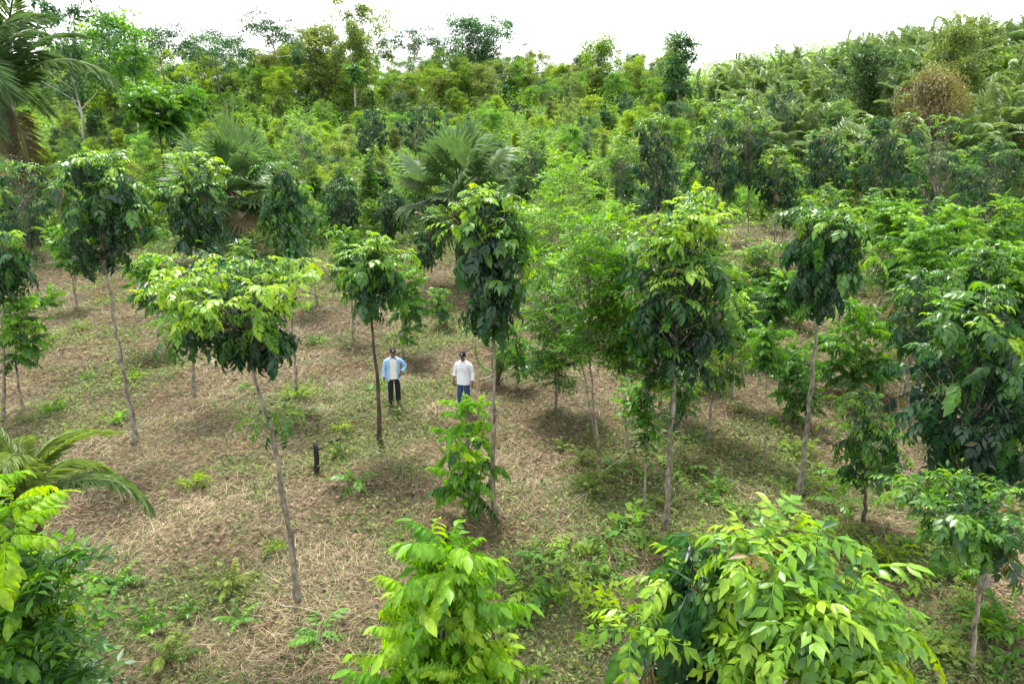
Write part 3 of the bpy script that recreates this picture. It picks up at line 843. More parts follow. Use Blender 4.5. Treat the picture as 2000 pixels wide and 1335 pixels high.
# third row and beyond: leaves too small to pick apart one by one
far = [
    (TT, 'pale-topped tree on a thin trunk at the left edge of the clearing', (78, 578), 310, 470, 130, 45, 0.75, 0.62, 0.14, 'top'),
    (TT, 'small dark pear-shaped tree alone on the bare ground', (682, 520), 345, 460, 68, 668, 0.95, 0.5, 0.10, 'oval'),
    (TT, 'dark small tree touching the grey skirt of the centre fan palm', (775, 515), 368, 465, 62, 765, 0.95, 0.5, 0.12, 'oval'),
    (TT, 'fresh green round tree just right of the centre fan palm', (1040, 500), 255, 365, 88, 1040, 0.55, 0.74, 0.25, 'oval'),
    (TT, 'tall drooping dark tree behind the tall lime-topped tree', (1285, 600), 225, 410, 88, 1282, 0.9, 0.55, 0.06, 'column'),
    (TT, 'broad lime-topped tree with dark underside beyond the lime-topped pair', (1400, 560), 195, 375, 95, 1400, 0.62, 0.86, 0.07, 'top'),
    (TT, 'lime-topped dark tree sharing a crown with the broad lime-topped tree', (1460, 545), 200, 360, 80, 1462, 0.66, 0.80, 0.07, 'top'),
    (TT, 'small lime-topped tree on two thin trunks above the bare patch', (1505, 560), 288, 400, 82, 1520, 0.6, 0.86, 0.10, 'oval'),
    (TT, 'dark glossy tree behind the leaning dark tree', (1600, 520), 255, 375, 82, 1612, 0.95, 0.6, 0.08, 'oval'),
    (TT, 'thin dark sparse tree between the glossy dark trees', (1725, 520), 225, 375, 75, 1725, 0.95, 0.5, 0.16, 'column'),
    (TT, 'big dark tree with yellowish top beside the feathery stout-trunk tree', (1850, 565), 225, 450, 135, 1830, 0.82, 0.72, 0.07, 'top'),
    (TT, 'dark dense tree cut by the right edge under the vine mound', (1955, 540), 275, 430, 120, 1945, 0.9, 0.6, 0.12, 'oval'),
    (TT, 'dark tree standing on the slope below the palm thicket', (1532, 320), 165, 262, 68, 1530, 0.95, 0.5, 0.14, 'oval'),
    (TT, 'dark tree with grey sheen above the small pear-shaped tree', (728, 400), 215, 300, 62, 725, 0.95, 0.5, 0.10, 'oval'),
    (TT, 'purplish dark rounded tree left of the centre fan palm', (822, 400), 205, 298, 80, 822, 0.95, 0.5, 0.06, 'oval'),
    (TT, 'bright lime bushy tree right behind the fan palm at the clearing edge', (590, 420), 225, 340, 105, 590, 0.3, 0.80, 0.35, 'oval'),
    (TT, 'lime-tipped young tree above the small lime-topped tree', (1640, 330), 195, 255, 60, 1640, 0.5, 0.74, 0.3, 'oval'),
    (TT, 'yellow-green round tree at the foot of the vine mound', (1690, 400), 290, 365, 80, 1668, 0.4, 0.8, 0.3, 'oval'),
    (TT, 'fresh green tree left of the tall drooping dark tree', (1215, 500), 265, 380, 75, 1215, 0.55, 0.74, 0.3, 'oval'),
    (TF, 'yellow-green feathery tree in front of the leaning dark tree', (1745, 640), 395, 480, 90, 1745, 0.3, 0.66, 0.4, 'umbrella'),
]
for k, (nm, lab, b, t, c, w, cx, yg, li, ma, sh) in enumerate(far):
    tree_px(nm, lab, b, t, c, w * 1.2, cx=cx, species='timber' if nm == TT else 'feather', shape=sh, n_tips=50, per_tip=8, leaf=0.40, young=yg, lime=li, mature=ma, trunk_r=0.055, seed=160 + k, near=False, group=ROWS)
# the rest of the rows, filling the right and the back of the clearing
r_ = np.random.default_rng(314)
more = [(1075, 470), (1160, 455), (1255, 480), (1330, 500), (1345, 430), (1420, 470), (1490, 450), (1555, 470), (1630, 450), (1690, 480), (1765, 470), (1800, 440), (1880, 480), (1930, 450), (1985, 480), (1690, 560), (1780, 600), (1850, 640), (1920, 600), (1985, 640), (1640, 620),
        (1560, 560), (1380, 640), (1340, 740), (1720, 690), (1840, 740), (1960, 900), (20, 480), (120, 440), (250, 430), (330, 450), (620, 420), (640, 450), (700, 440), (810, 450), (970, 470), (1010, 450), (530, 430), (870, 430), (1470, 620), (1300, 560), (480, 640), (330, 690), (150, 600), (620, 600), (690, 660), (560, 520), (430, 560), (830, 590), (1010, 600), (1350, 600), (1410, 680), (1500, 720), (1520, 520), (1590, 560), (1620, 720), (1710, 620), (1730, 520), (1810, 700), (1830, 520), (1900, 680), (1950, 560), (1980, 780), (1870, 800), (1750, 840), (1290, 800), (1380, 860), (40, 520), (200, 500), (300, 520)]
for k, (u, v) in enumerate(more):
    g = ground(u, v)
    hgt = 2.6 + 2.9 * r_.random()
    tu, tv = pixel(g[0], g[1], g[2] + hgt); cu, cv = pixel(g[0], g[1], g[2] + hgt * (0.32 + 0.26 * r_.random()))
    fe = r_.random() < 0.42; limey = r_.random()
    tree_px('feathery_tree' if fe else 'timber_tree', ('feathery ' if fe else 'broad-leaved ') + ('bright green' if limey > 0.5 else 'deep green') + ' tree ' + where(*(g + [0, 0, hgt * .6])), (u, v), tv, cv, (1.2 + 0.8 * r_.random()) * F / depth_of(g + [0, 0, hgt * .6]),
            cx=tu + r_.normal(0, 14), cxb=cu + r_.normal(0, 7), stems=1 + int(r_.random() < 0.3), species='feather' if fe else 'timber', shape=['oval', 'top', 'umbrella', 'column', 'dome'][int(r_.integers(5))], n_tips=int(26 + 18 * r_.random()), per_tip=7, leaf=0.44 if fe else 0.42,
            young=0.35 + 0.5 * r_.random(), lime=0.55 + 0.3 * limey, mature=0.14 + 0.30 * limey, trunk_r=0.045, seed=700 + k, near=False, hang_low=not fe, group=ROWS)
# saplings lost among the others
sap = [((1497, 900), 640, 720, 55), ((1500, 600), 400, 500, 0.0), ((722, 440), 335, 380, 40), ((1890, 640), 520, 600, 110), ((1330, 890), 720, 800, 70), ((1230, 700), 545, 640, 70), ((1010, 760), 640, 720, 60), ((330, 560), 430, 545, 90),
       ((415, 520), 380, 470, 60), ((1560, 640), 560, 620, 50), ((1990, 700), 540, 640, 80), ((140, 470), 330, 400, 60), ((1480, 690), 560, 640, 60), ((860, 640), 560, 620, 50)]
labs = ['thin feathery sapling beside the cassava bush', '', 'thin bare-stemmed sapling on the open ground near the pear-shaped tree', 'low green sapling beneath the feathery trees at the right', 'low sapling at the foot of the tall lime-topped tree',
        'bushy sapling behind the tall lime-topped tree trunk', 'low sapling beside the columnar tree, behind the man in white', 'leafy green sapling in front of the left fan palm trunk',
        'small sapling touching the trunk of the left fan palm', 'short sapling between leaning dark tree and cassava bush', 'sapling at the right edge between bright feathery tree and dark tree',
        'small sapling right behind the dark pale-topped tree', 'short fine-leaved sapling on the brown patch beyond the cassava bush', 'small sapling in the shade below the centre fan palm']
for k, ((b, t, c, w), lab) in enumerate(zip(sap, labs)):
    if not lab: continue
    tree_px('sapling', lab, b, t, c, w, species=['feather', 'timber', 'sprig'][k % 3], shape='oval', n_tips=14, per_tip=6, leaf=0.42, young=0.4, lime=0.55, mature=0.3, trunk_r=0.022, seed=200 + k, near=False, hang_low=False, group='saplings among the planted trees')

# cassava bush
cas = tree_px('cassava_bush', 'dense green cassava bush with finely divided leaves on the brown patch', (1552, 825), 680, 800, 95, cx=1555, species='feather', shape='column', n_tips=44, per_tip=6, leaf=0.34, young=0.75, lime=0.42, mature=0.26, trunk_r=0.02, seed=230, near=False, hang_low=False, stems=4, cat='bush')

# ------------------------------------------------------------------ palms
def frond_mesh(L, pairs, ll, lift, sag, seed, hang=0.5, ragged=0.0, lw=0.03):
    """feather-palm frond along +X with a thick midrib"""
    r = np.random.default_rng(seed); mb = MB()
    k = 12; t = np.linspace(0, 1, k); ang = lift - sag * t ** 1.4
    P = np.zeros((k, 3))
    for i in range(1, k):
        a = (ang[i] + ang[i - 1]) / 2
        P[i] = P[i - 1] + np.array([math.cos(a), 0, math.sin(a)]) * L / (k - 1)
    mb.tube(P, np.linspace(0.035, 0.006, k) * (L / 3) ** 0.5, 4, 0.06, False)
    base, D, U, ln = [], [], [], []
    for i in range(pairs):
        s = 0.14 + 0.86 * i / (pairs - 1)
        p = np.array([np.interp(s, t, P[:, j]) for j in range(3)]); a = np.interp(s, t, ang)
        T = np.array([math.cos(a), 0, math.sin(a)]); N = np.array([-math.sin(a), 0, math.cos(a)])
        for side in (1, -1):
            if r.random() < ragged: continue
            f = 0.45 + 0.5 * s
            base.append(p); U.append(N * 0.8 + np.array([0, side * 0.5, 0]) * r.normal())
            D.append(np.array([0, side, 0]) * (1.0 - 0.4 * s) + T * f + N * (0.35 * (1 - hang)) - np.array([0, 0, 1]) * hang * (0.6 + 0.5 * r.random()) + r.normal(0, 0.06, 3))
            ln.append(ll * (0.55 + 0.45 * math.sin(math.pi * (0.15 + 0.8 * s))) * (0.85 + 0.3 * r.random()))
    ln = np.array(ln)
    mb.leaves(np.array(base), np.array(D), np.array(U), ln, lw, r.normal(0, 0.05, len(ln)), fold=0.3, droop=0.25 * hang + 0.05)
    return mb


FROND = [frond_mesh(1.0, 58, 0.22, 1.0 - 0.15 * i, 1.5 + 0.25 * i, 300 + i, 0.35 + 0.1 * i, lw=0.016) for i in range(4)]
FROND_MESH = [m.mesh('frond', MAT['palm_o']) for m in FROND]
FROND_LOW_MESH = [frond_mesh(1.0, 22, 0.24, 1.1 - 0.15 * i, 1.4 + 0.25 * i, 310 + i, 0.3 + 0.1 * i, lw=0.036).mesh('frond', MAT['wpalm_o']) for i in range(3)]


def fan_mesh(seed, segs=30, spread=2.5, droop=0.35):
    """fan-palm leaf: stalk along +X, then a pleated disc that splits into drooping tips"""
    r = np.random.default_rng(seed); mb = MB()
    k = 6; t = np.linspace(0, 1, k)
    P = np.stack([t * 0.75, 0 * t, 0.10 * t - 0.16 * t ** 2], 1)
    mb.tube(P, np.linspace(0.024, 0.012, k), 4, -0.15, False)
    hub = P[-1]
    half = spread / segs
    for i in range(segs):
        a = -spread + 2 * spread * (i + .5) / segs
        ln = (0.80 - 0.14 * abs(a) / spread) * (0.9 + 0.2 * r.random())
        cup = 0.20 * math.cos(a * 0.5) - 0.10 * abs(math.sin(a))

        def at(ang, rad, dz):
            return hub + np.array([math.cos(ang) * rad, math.sin(ang) * rad, cup * rad + dz])
        r1 = ln * 0.58
        q = ln * (0.95 + 0.08 * r.random()); dr = -droop * ln * (0.15 + 0.45 * r.random())
        v = [hub, at(a - half, r1, -.012), at(a, r1, .022), at(a + half, r1, -.012), at(a - half * .45, ln * .8, dr * .35), at(a + half * .45, ln * .8, dr * .35), at(a, q, dr)]
        mb.add(v, [[0, 1, 2], [0, 2, 3], [1, 4, 2], [2, 5, 3], [2, 4, 5], [4, 6, 5]], None, r.normal(0, 0.05))
    return mb


FAN_MESH = [fan_mesh(320 + i, droop=0.35 + 0.3 * i).mesh('fan_leaf', MAT['palm_o']) for i in range(3)]


def palm(name, label, base, height, n_fronds, length, seed, kind='feather', trunk_r=0.16, group=None, el=(1.25, -0.5), dead=2, low=False, age=0.62, lean=(0, 0), skirt=0, wind=0.0):
    r = np.random.default_rng(seed)
    base = np.asarray(base, float)
    root = thing(name, label, 'palm', base, group)
    tk = MB(); k = 12
    t = np.linspace(0, 1, k)
    pts = np.stack([lean[0] * t ** 1.3, lean[1] * t ** 1.3, -0.2 + (height + 0.2) * t], 1)
    rad = trunk_r * (1.15 - 0.2 * t) * (1 + 0.1 * np.cos(np.arange(k) * math.pi))
    tk.tube(pts, rad, 8)
    head = pts[-1]
    for i in range(14):      # old leaf bases
        a = i * 2.4; p = head + np.array([math.cos(a), math.sin(a), 0]) * trunk_r * 0.8 - np.array([0, 0, 0.06 * i])
        tk.tube([p, p + np.array([math.cos(a) * 0.16, math.sin(a) * 0.16, 0.22])], [0.05, 0.02], 4)
    obj('trunk', tk.mesh('trunk', MAT['palm_bark']), root)
    meshes = FAN_MESH if kind == 'fan' else (FROND_LOW_MESH if low else FROND_MESH)
    tot = n_fronds + dead + skirt
    for i in range(tot):
        f = i / max(1, n_fronds - 1)
        az = i * 2.39996 + r.normal(0, 0.2)
        if i < n_fronds:
            e = el[0] + (el[1] - el[0]) * f ** 0.9 + r.normal(0, 0.1); a_ = age + 0.2 * (1 - f) - 0.1 + r.normal(0, 0.06)
        else:
            e = -0.9 + r.normal(0, 0.2); a_ = 0.04 + 0.08 * r.random()
        M = rot_axes(az, e - (0.6 if kind == 'feather' else 0), r.normal(0, 0.35 if kind == 'feather' else 0.3)) * length * (0.82 + 0.3 * r.random())
        o = bpy.data.objects.new('fan_leaf' if kind == 'fan' else 'frond', meshes[i % len(meshes)])
        o.parent = root
        p = head + np.array([math.cos(az), math.sin(az), 0]) * trunk_r * 0.7
        o.matrix_local = Matrix([[*M[0], p[0]], [*M[1], p[1]], [*M[2], p[2]], [0, 0, 0, 1]])
        o['age'] = float(np.clip(a_, 0, 1))
        COL.objects.link(o)
    return root


def palm_at(u, v, ctr_v, **kw):
    P = ground(u, v); h = at_y(u, ctr_v, P[1])[2] - P[2]
    return P, h


P, h = palm_at(462, 510, 372)
palm('fan_palm', 'big fan palm behind the flat-crowned tree, leaves radiating over bare ground', P, h, 24, 2.7, 401, 'fan', 0.2, 'fan palms', el=(1.4, -0.7), dead=3, skirt=1, age=0.5)
P, h = palm_at(900, 560, 368)
palm('fan_palm', 'fan palm in the centre with a grey drooping skirt of old leaves', P, h, 24, 2.15, 402, 'fan', 0.22, 'fan palms', el=(1.5, -0.8), dead=3, skirt=5, age=0.52)
# dark feather palm at the top left
P = on_ground(*at_y(6, 200, 43)[:2])
palm('feather_palm', 'tall dark feather palm with browning fronds in the upper left corner', P, at_y(6, 190, 43)[2] - P[2], 26, 6.8, 403, 'feather', 0.34, el=(2.1, 0.35), dead=3, age=0.62)
# young palm in front at the left
P = on_ground(*at_y(45, 1000, 8.6)[:2])
palm('young_palm', 'young feather palm with arching green fronds at the left edge', P, at_y(45, 990, 8.6)[2] - P[2], 17, 1.75, 404, 'feather', 0.09, el=(1.9, 0.1), dead=0, age=0.86)
P = ground(972, 752)
palm('palm_seedling', 'small upright palm seedling beside the man in the white shirt', P, 0.35, 7, 1.25, 405, 'feather', 0.05, el=(2.1, 1.2), dead=0, age=0.8, low=True)

# ------------------------------------------------------------------ the regrowth on the slope
def blob_crown(seed, kind, n=2600, leafs=0.30):
    """ragged crown of many small leaf sprays for a plant of unit height; returns crown and stem builders"""
    r = np.random.default_rng(seed); cr, tk = MB(), MB()
    nb, R, z0, br = dict(bush=(46, 0.48, 0.04, 0.11), dome=(60, 0.34, 0.22, 0.085), tall=(58, 0.24, 0.16, 0.075), umbrella=(40, 0.52, 0.62, 0.08), column=(34, 0.15, 0.12, 0.075), airy=(44, 0.32, 0.28, 0.065))[kind]
    # the outline wanders: each direction has its own reach
    k1, k2, k3 = r.random(3) * 6.28
    cs = []
    for i in range(nb):
        a = i * 2.39996 + r.normal(0, 0.4); q = math.sqrt(r.random()) if kind != 'umbrella' else math.sqrt((i + .5) / nb)
        reach = R * (1 + 0.30 * math.sin(a + k1) + 0.22 * math.sin(2 * a + k2) + 0.12 * math.sin(5 * a + k3))
        if kind == 'umbrella':
            z = 0.93 - 0.20 * q ** 2 + r.normal(0, 0.045) - (0.12 if i % 4 == 0 else 0)
        else:
            h = r.random() ** 0.75
            z = z0 + (0.96 - z0) * h
            prof = {'bush': (1 - h ** 2.2) ** .5, 'dome': math.sin(math.pi * (0.12 + 0.80 * h)) ** .7, 'tall': math.sin(math.pi * (0.12 + 0.82 * h)) ** .6, 'column': 0.6 + 0.4 * math.sin(math.pi * h), 'airy': math.sin(math.pi * (0.1 + 0.7 * h)) ** .5}[kind]
            reach *= prof
            z += r.normal(0, 0.03) + 0.05 * math.sin(3 * a + k2)
        cs.append((np.array([reach * q * math.cos(a), reach * q * math.sin(a), z]), br * (0.55 + 0.95 * r.random())))
    flat = 0.55 if kind == 'umbrella' else 0.75
    m = n // nb
    for c, rad in cs:
        mm = int(m * (0.5 + 1.0 * r.random()))
        d = r.normal(size=(mm, 3)); low_ = r.random(mm) < 0.35; d[:, 2] = np.where(low_, d[:, 2], np.abs(d[:, 2]))
        d /= np.linalg.norm(d, axis=1)[:, None]
        rr = rad * (0.35 + 0.85 * r.random(mm))
        B = c + d * rr[:, None] * np.array([1, 1, flat])
        D = d + r.normal(0, 0.6, (mm, 3)) + np.array([0, 0, -0.2])
        U = d * 0.6 + np.array([0, 0, 0.8]) + r.normal(0, 0.4, (mm, 3))
        age = np.clip(r.normal(0.45, 0.17) + 0.15 * r.normal(size=mm), 0, 1)
        ln = leafs * 0.13 * (0.6 + 0.8 * r.random(mm))
        cr.leaves(B, D, U, ln, ln * (0.35 + 0.25 * r.random(mm)), age)
    tr = 0.011 if kind != 'bush' else 0.006
    fork = np.array([r.normal(0, .02), r.normal(0, .02), max(0.10, z0 * 0.85)])
    tk.tube([[0, 0, -0.05], fork * 0.5 + [r.normal(0, .015), 0, 0], fork, [0, 0, 0.75]], [tr * 1.3, tr, tr * 0.8, tr * .3], 6, cap=False)
    for c, rad in cs[::3]:
        f = fork + (np.array([0, 0, 0.75]) - fork) * max(0, min(.9, (c[2] - fork[2]) / (0.8 - fork[2]) - .35))
        tk.tube([f, (f + c) / 2 + [r.normal(0, .015), r.normal(0, .015), -0.01], c], [tr * 0.42, tr * 0.3, tr * 0.12], 4, cap=False)
    return cr, tk


VAR = {}
for ki, (kind, cnt, n, lf) in enumerate([('bush', 5, 5200, 0.34), ('dome', 5, 7600, 0.24), ('tall', 4, 7000, 0.23), ('umbrella', 3, 5000, 0.20), ('column', 3, 3800, 0.28), ('airy', 4, 4600, 0.22)]):
    for v in range(cnt):
        cr, tk = blob_crown(500 + ki * 10 + v, kind, n, lf)
        bm = tk.mesh('stem', MAT['bark_pale' if kind in ('umbrella', 'airy') and v % 2 else 'bark'])
        VAR[(kind, v)] = (cr.mesh('crown', MAT['bush']), bm)
NVAR = dict(bush=5, dome=5, tall=4, umbrella=3, column=3, airy=4)
TONE_WORD = dict(bush='mid-green', dark='dark green', olive='olive green', lime='yellow-green')


def wild(kind, x, y, hgt, tone, r, label=None, group=None, name=None, wide=1.0):
    P = on_ground(x, y)
    nm = name or ('wild_bush' if kind == 'bush' else 'forest_tree')
    crm, stm = VAR[(kind, int(r.integers(NVAR[kind])))]
    root = thing(nm, label, 'bush' if kind == 'bush' else 'tree', P, group)
    a = r.random() * 6.283; s = hgt
    for n_, me in (('trunk', stm), ('crown', crm)):
        o = bpy.data.objects.new(n_, me)
        o.parent = root
        o.rotation_euler = (0, 0, a); o.scale = (s * wide, s * wide, s)
        COL.objects.link(o)
        if n_ == 'crown':
            o['kind'] = 'stuff'
            o.material_slots[0].link = 'OBJECT'; o.material_slots[0].material = MAT[tone]
    return root


SIZE_WORD = lambda h, a, b: 'small' if h < a else ('medium-sized' if h < b else 'tall')


rw = np.random.default_rng(88)
pts = []
yy = 40.0
while yy < 150:
    step = 2.7 + 0.016 * (yy - 40) + 0.03 * max(0, yy - 105)
    for x in np.arange(-0.86 * yy - 4, 0.86 * yy + 4, step):
        px, py = x + rw.normal(0, step * 0.28), yy + rw.normal(0, step * 0.28)
        if field_mask(px, py) < 0.5 * rw.random() + 0.12:
            pts.append((px, py))
    yy += step * 1.05
n_b = n_t = n_p = n_s = 0
for (px, py) in pts:
    u = 1000 + px / (py * math.cos(PITCH)) * F
    q = rw.random()
    ridge_r = u > 1330
    far_t = sstep(88, 116, py)
    tone = ['bush', 'dark', 'olive', 'lime'][int(np.searchsorted([0.42, 0.62, 0.82, 1.0], rw.random()))]
    if ridge_r and py > 54 and py < 104 and rw.random() < (0.62 if u > 1480 else 0.4) and u > 1390 and n_p < 200:
        n_p += 1
        P = on_ground(px, py)
        ph_ = 0.5 + 1.8 * rw.random()
        palm('wild_palm', SIZE_WORD(ph_, 1.1, 1.7) + ' grey-green feather palm ' + where(*(P + [0, 0, ph_])), P, ph_, 11, 3.4 + 1.5 * rw.random(), 3000 + n_p, 'feather', 0.17, 'feather palms on the hill', el=(2.15, 0.6), dead=1, low=True, age=0.82)
        continue
    if rw.random() < 0.07 + 0.80 * far_t * (0.3 if ridge_r else 1.0) and n_t < 300:
        n_t += 1
        kind = ['dome', 'tall', 'airy', 'dome', 'umbrella' if py > 100 else 'tall'][int(rw.integers(5))]
        hgt = (2.6 + 3.6 * rw.random()) * (0.72 + 0.38 * far_t) * (1 + (0.30 if u < 900 else 0.12) * far_t) * (0.42 if ridge_r else 1)
        wild(kind, px, py, hgt, tone, rw, f'{SIZE_WORD(hgt, 5, 8)} {TONE_WORD[tone]} tree ' + where(px, py, float(terrain(px, py)) + hgt * 0.7), 'trees of the wooded slope')
    elif rw.random() < 0.55 and n_b < 300:
        n_b += 1
        hgt = (1.3 + 1.9 * rw.random() ** 1.3) * (0.8 if ridge_r else 1)
        wild('bush', px, py, hgt, tone, rw, f'{SIZE_WORD(hgt, 1.7, 2.3)} {TONE_WORD[tone]} bush ' + where(px, py, float(terrain(px, py)) + hgt * 0.6), 'bushes on the overgrown slope', wide=1.15)
    elif n_s < 290:
        n_s += 1
        hgt = (1.7 + 2.2 * rw.random()) * (0.7 if ridge_r else 1)
        wild('column' if rw.random() < 0.5 else 'airy', px, py, hgt, tone, rw, f'{SIZE_WORD(hgt, 2.3, 3.1)} {TONE_WORD[tone]} wild sapling ' + where(px, py, float(terrain(px, py)) + hgt * 0.6), 'young wild trees on the slope', name='wild_sapling')


# individuals on the skyline and slope
def sky_tree(kind, u, top_v, y, tone, label, seed, name='skyline_tree', wide=1.0):
    r = np.random.default_rng(seed)
    p = at_y(u, top_v, y); g = float(terrain(p[0], y))
    return wild(kind, p[0], y, p[2] - g, tone, r, label, None, name, wide)


sky_tree('umbrella', 528, 32, 112, 'dark', 'dark umbrella-crowned tree standing alone above the skyline at left', 1)
sky_tree('airy', 698, 14, 108, 'olive', 'thin-crowned pale tree poking highest above the skyline', 2)
sky_tree('tall', 690, 55, 100, 'olive', 'tall olive tree with pale trunks below the thin-crowned skyline tree', 3)
sky_tree('dome', 918, 38, 118, 'dark', 'rounded dark tree on the skyline above the centre fan palm', 4)
sky_tree('airy', 965, 38, 120, 'dark', 'sparse-topped tree on the skyline beside the rounded dark tree', 5)
sky_tree('umbrella', 810, 58, 112, 'dark', 'low flat-topped dark tree on the skyline left of centre', 6)
sky_tree('column', 1328, 76, 92, 'dark', 'dark vine-clad column-shaped tree on the skyline right of centre', 7, wide=1.3)
sky_tree('umbrella', 300, 48, 95, 'dark', 'flat-topped tree on the skyline right of the dark feather palm', 8)
sky_tree('dome', 215, 24, 88, 'bush', 'hazy green tree on the skyline just beside the dark feather palm', 9)
sky_tree('umbrella', 415, 66, 105, 'dark', 'thin flat-crowned tree on the skyline, left of the umbrella-crowned tree', 10)
sky_tree('dome', 1175, 78, 112, 'bush', 'bright green tree near the skyline right of centre', 11)
sky_tree('tall', 620, 52, 104, 'olive', 'olive dome of a tree just left of the tall olive skyline tree', 12, wide=1.3)
sky_tree('airy', 110, 2, 80, 'dark', 'tall hazy tree behind the dark feather palm in the top corner', 13)
sky_tree('dome', 1880, 50, 70, 'olive', 'olive tree on the hill above the rusty vine mound', 14)
sky_tree('bush', 1690, 34 + 60, 74, 'dark', 'dark small tree on the palm hill skyline', 15)
# rusty vine mound on the right
r_ = np.random.default_rng(77)
q = at_y(1820, 160, 58)
root = thing('vine_mound', 'rusty orange-brown vine-smothered mound below the palm hill', 'vine', on_ground(q[0], 58))
cr = MB()
hh = at_y(1820, 95, 58)[2] - float(terrain(q[0], 58))
for k in range(24):
    f = k / 23
    c = np.array([r_.normal(0.2 - 0.8 * (1 - f), 1.2), r_.normal(0, 0.9), hh * (0.10 + 0.74 * f ** 0.8) - abs(r_.normal(0, .3))]); c[0] *= 1.3 - 0.5 * f
    n = 800; rad = 0.7 + 0.8 * r_.random()
    d = r_.normal(size=(n, 3)); d /= np.linalg.norm(d, axis=1)[:, None]
    B = c + d * (rad * (0.6 + 0.5 * r_.random(n)))[:, None] * np.array([1.1, 1.0, 0.9])
    age_v = np.clip(0.10 + 0.80 * r_.random() + r_.normal(0, 0.16, n), 0, 1)
    cr.leaves(B, d * 0.5 + r_.normal(0, 0.5, (n, 3)) + [0, 0, -0.6], d + r_.normal(0, 0.4, (n, 3)), 0.16 + 0.14 * r_.random(n), 0.09, age_v)
obj('foliage', cr.mesh('foliage', MAT['rust']), root)['kind'] = 'stuff'
tk = MB()
for k in range(5):
    a = k * 1.3
    tk.tube([[math.cos(a) * .3, math.sin(a) * .3, -0.2], [math.cos(a) * .6, math.sin(a) * .6, hh * .4], [math.cos(a) * 1.2, math.sin(a) * 1.0, hh * .75]], [0.09, 0.07, 0.04], 5)
obj('stem', tk.mesh('stem', MAT['bark']), root)
# two pale-stemmed trees with whorled leaves on the slope
for k, (lab, b, t, c, w) in enumerate([('pale-stemmed tree with tiered branches on the left slope', (262, 235), 88, 150, 80), ('thin pale-stemmed tree with one orange leaf on the slope', (692, 200), 128, 158, 40)]):
    tree_px('pale_stemmed_tree', lab, b, t, c, w, species='feather', shape='umbrella', n_tips=14, per_tip=8, leaf=0.9, young=0.5, lime=0.4, mature=0.25, trunk_r=0.13, seed=240 + k, near=False, hang_low=False, bark='bark_pale', depth_y=72 if k == 0 else 93)
tree_px(TF, 'wide flat-layered feathery tree on the left slope', (310, 300), 172, 255, 165, cx=312, species='feather', shape='umbrella', n_tips=60, per_tip=8, leaf=1.0, young=0.3, lime=0.5, mature=0.3, trunk_r=0.12, seed=243, near=False, hang_low=False, depth_y=52, bark='bark_dark')

# ------------------------------------------------------------------ people
def skin_mesh(name, nodes, edges, mat, sub=2, root=0):
    """nodes: name -> (xyz, (rx, ry)); grown into one continuous surface"""
    keys = list(nodes)
    me = bpy.data.meshes.new(name)
    me.from_pydata([nodes[k][0] for k in keys], [(keys.index(a), keys.index(b)) for a, b in edges], [])
    o = bpy.data.objects.new(name, me)
    COL.objects.link(o)
    me.skin_vertices or o.modifiers.new('skin', 'SKIN')
    if not any(m.type == 'SKIN' for m in o.modifiers):
        o.modifiers.new('skin', 'SKIN')
    if not me.skin_vertices:
        bpy.context.view_layer.objects.active = o
        bpy.ops.mesh.customdata_skin_add()
    for i, k in enumerate(keys):
        sv = me.skin_vertices[0].data[i]
        sv.radius = nodes[k][1]
        sv.use_root = (i == root)
    o.modifiers[0].branch_smoothing = 0.6
    sm = o.modifiers.new('sub', 'SUBSURF'); sm.levels = sm.render_levels = sub
    dg = bpy.context.evaluated_depsgraph_get()
    out = bpy.data.meshes.new_from_object(o.evaluated_get(dg))
    out.name = name
    bpy.data.objects.remove(o); bpy.data.meshes.remove(me)
    out.materials.clear(); out.materials.append(mat)
    out.polygons.foreach_set('use_smooth', np.ones(len(out.polygons), bool))
    return out


def ring_loft(name, rings, mat, n=20, gap=0.0, front=-math.pi / 2, cap=False):
    """rings: (cx, cy, z, rx, ry); gap: half opening angle at the front; a thin shell"""
    vs, qs = [], []
    a0 = front + gap; a1 = front + 2 * math.pi - gap
    closed = gap <= 0
    an = np.linspace(a0, a1, n + 1)[:-1] if closed else np.linspace(a0, a1, n)
    m = len(an)
    for k, (cx, cy, z, rx, ry) in enumerate(rings):
        wob = 1 + 0.022 * np.sin(an * 5 + k * 1.3) + 0.016 * np.sin(an * 9 - k * 2.1)
        vs += [(cx + math.cos(a) * rx * w, cy + math.sin(a) * ry * w, z) for a, w in zip(an, wob)]
    for k in range(len(rings) - 1):
        for j in range(m if closed else m - 1):
            qs.append((k * m + j, k * m + (j + 1) % m, (k + 1) * m + (j + 1) % m, (k + 1) * m + j))
    return mesh_np(name, vs, None, qs, None, mat)


def cloth_mat(name, c, rough=0.85, wrinkle=0.04):
    return plain_mat(name, tuple(x * 0.90 for x in c), c, 6, rough, wrinkle, detail=1)


SKIN = plain_mat('skin', (0.17, 0.085, 0.055), (0.25, 0.13, 0.085), 30, 0.55, 0.1)
HAIR = plain_mat('black_hair', (0.012, 0.010, 0.009), (0.03, 0.025, 0.022), 60, 0.6, 0.4)
WHITE = cloth_mat('white_print', (0.8, 0.8, 0.8))


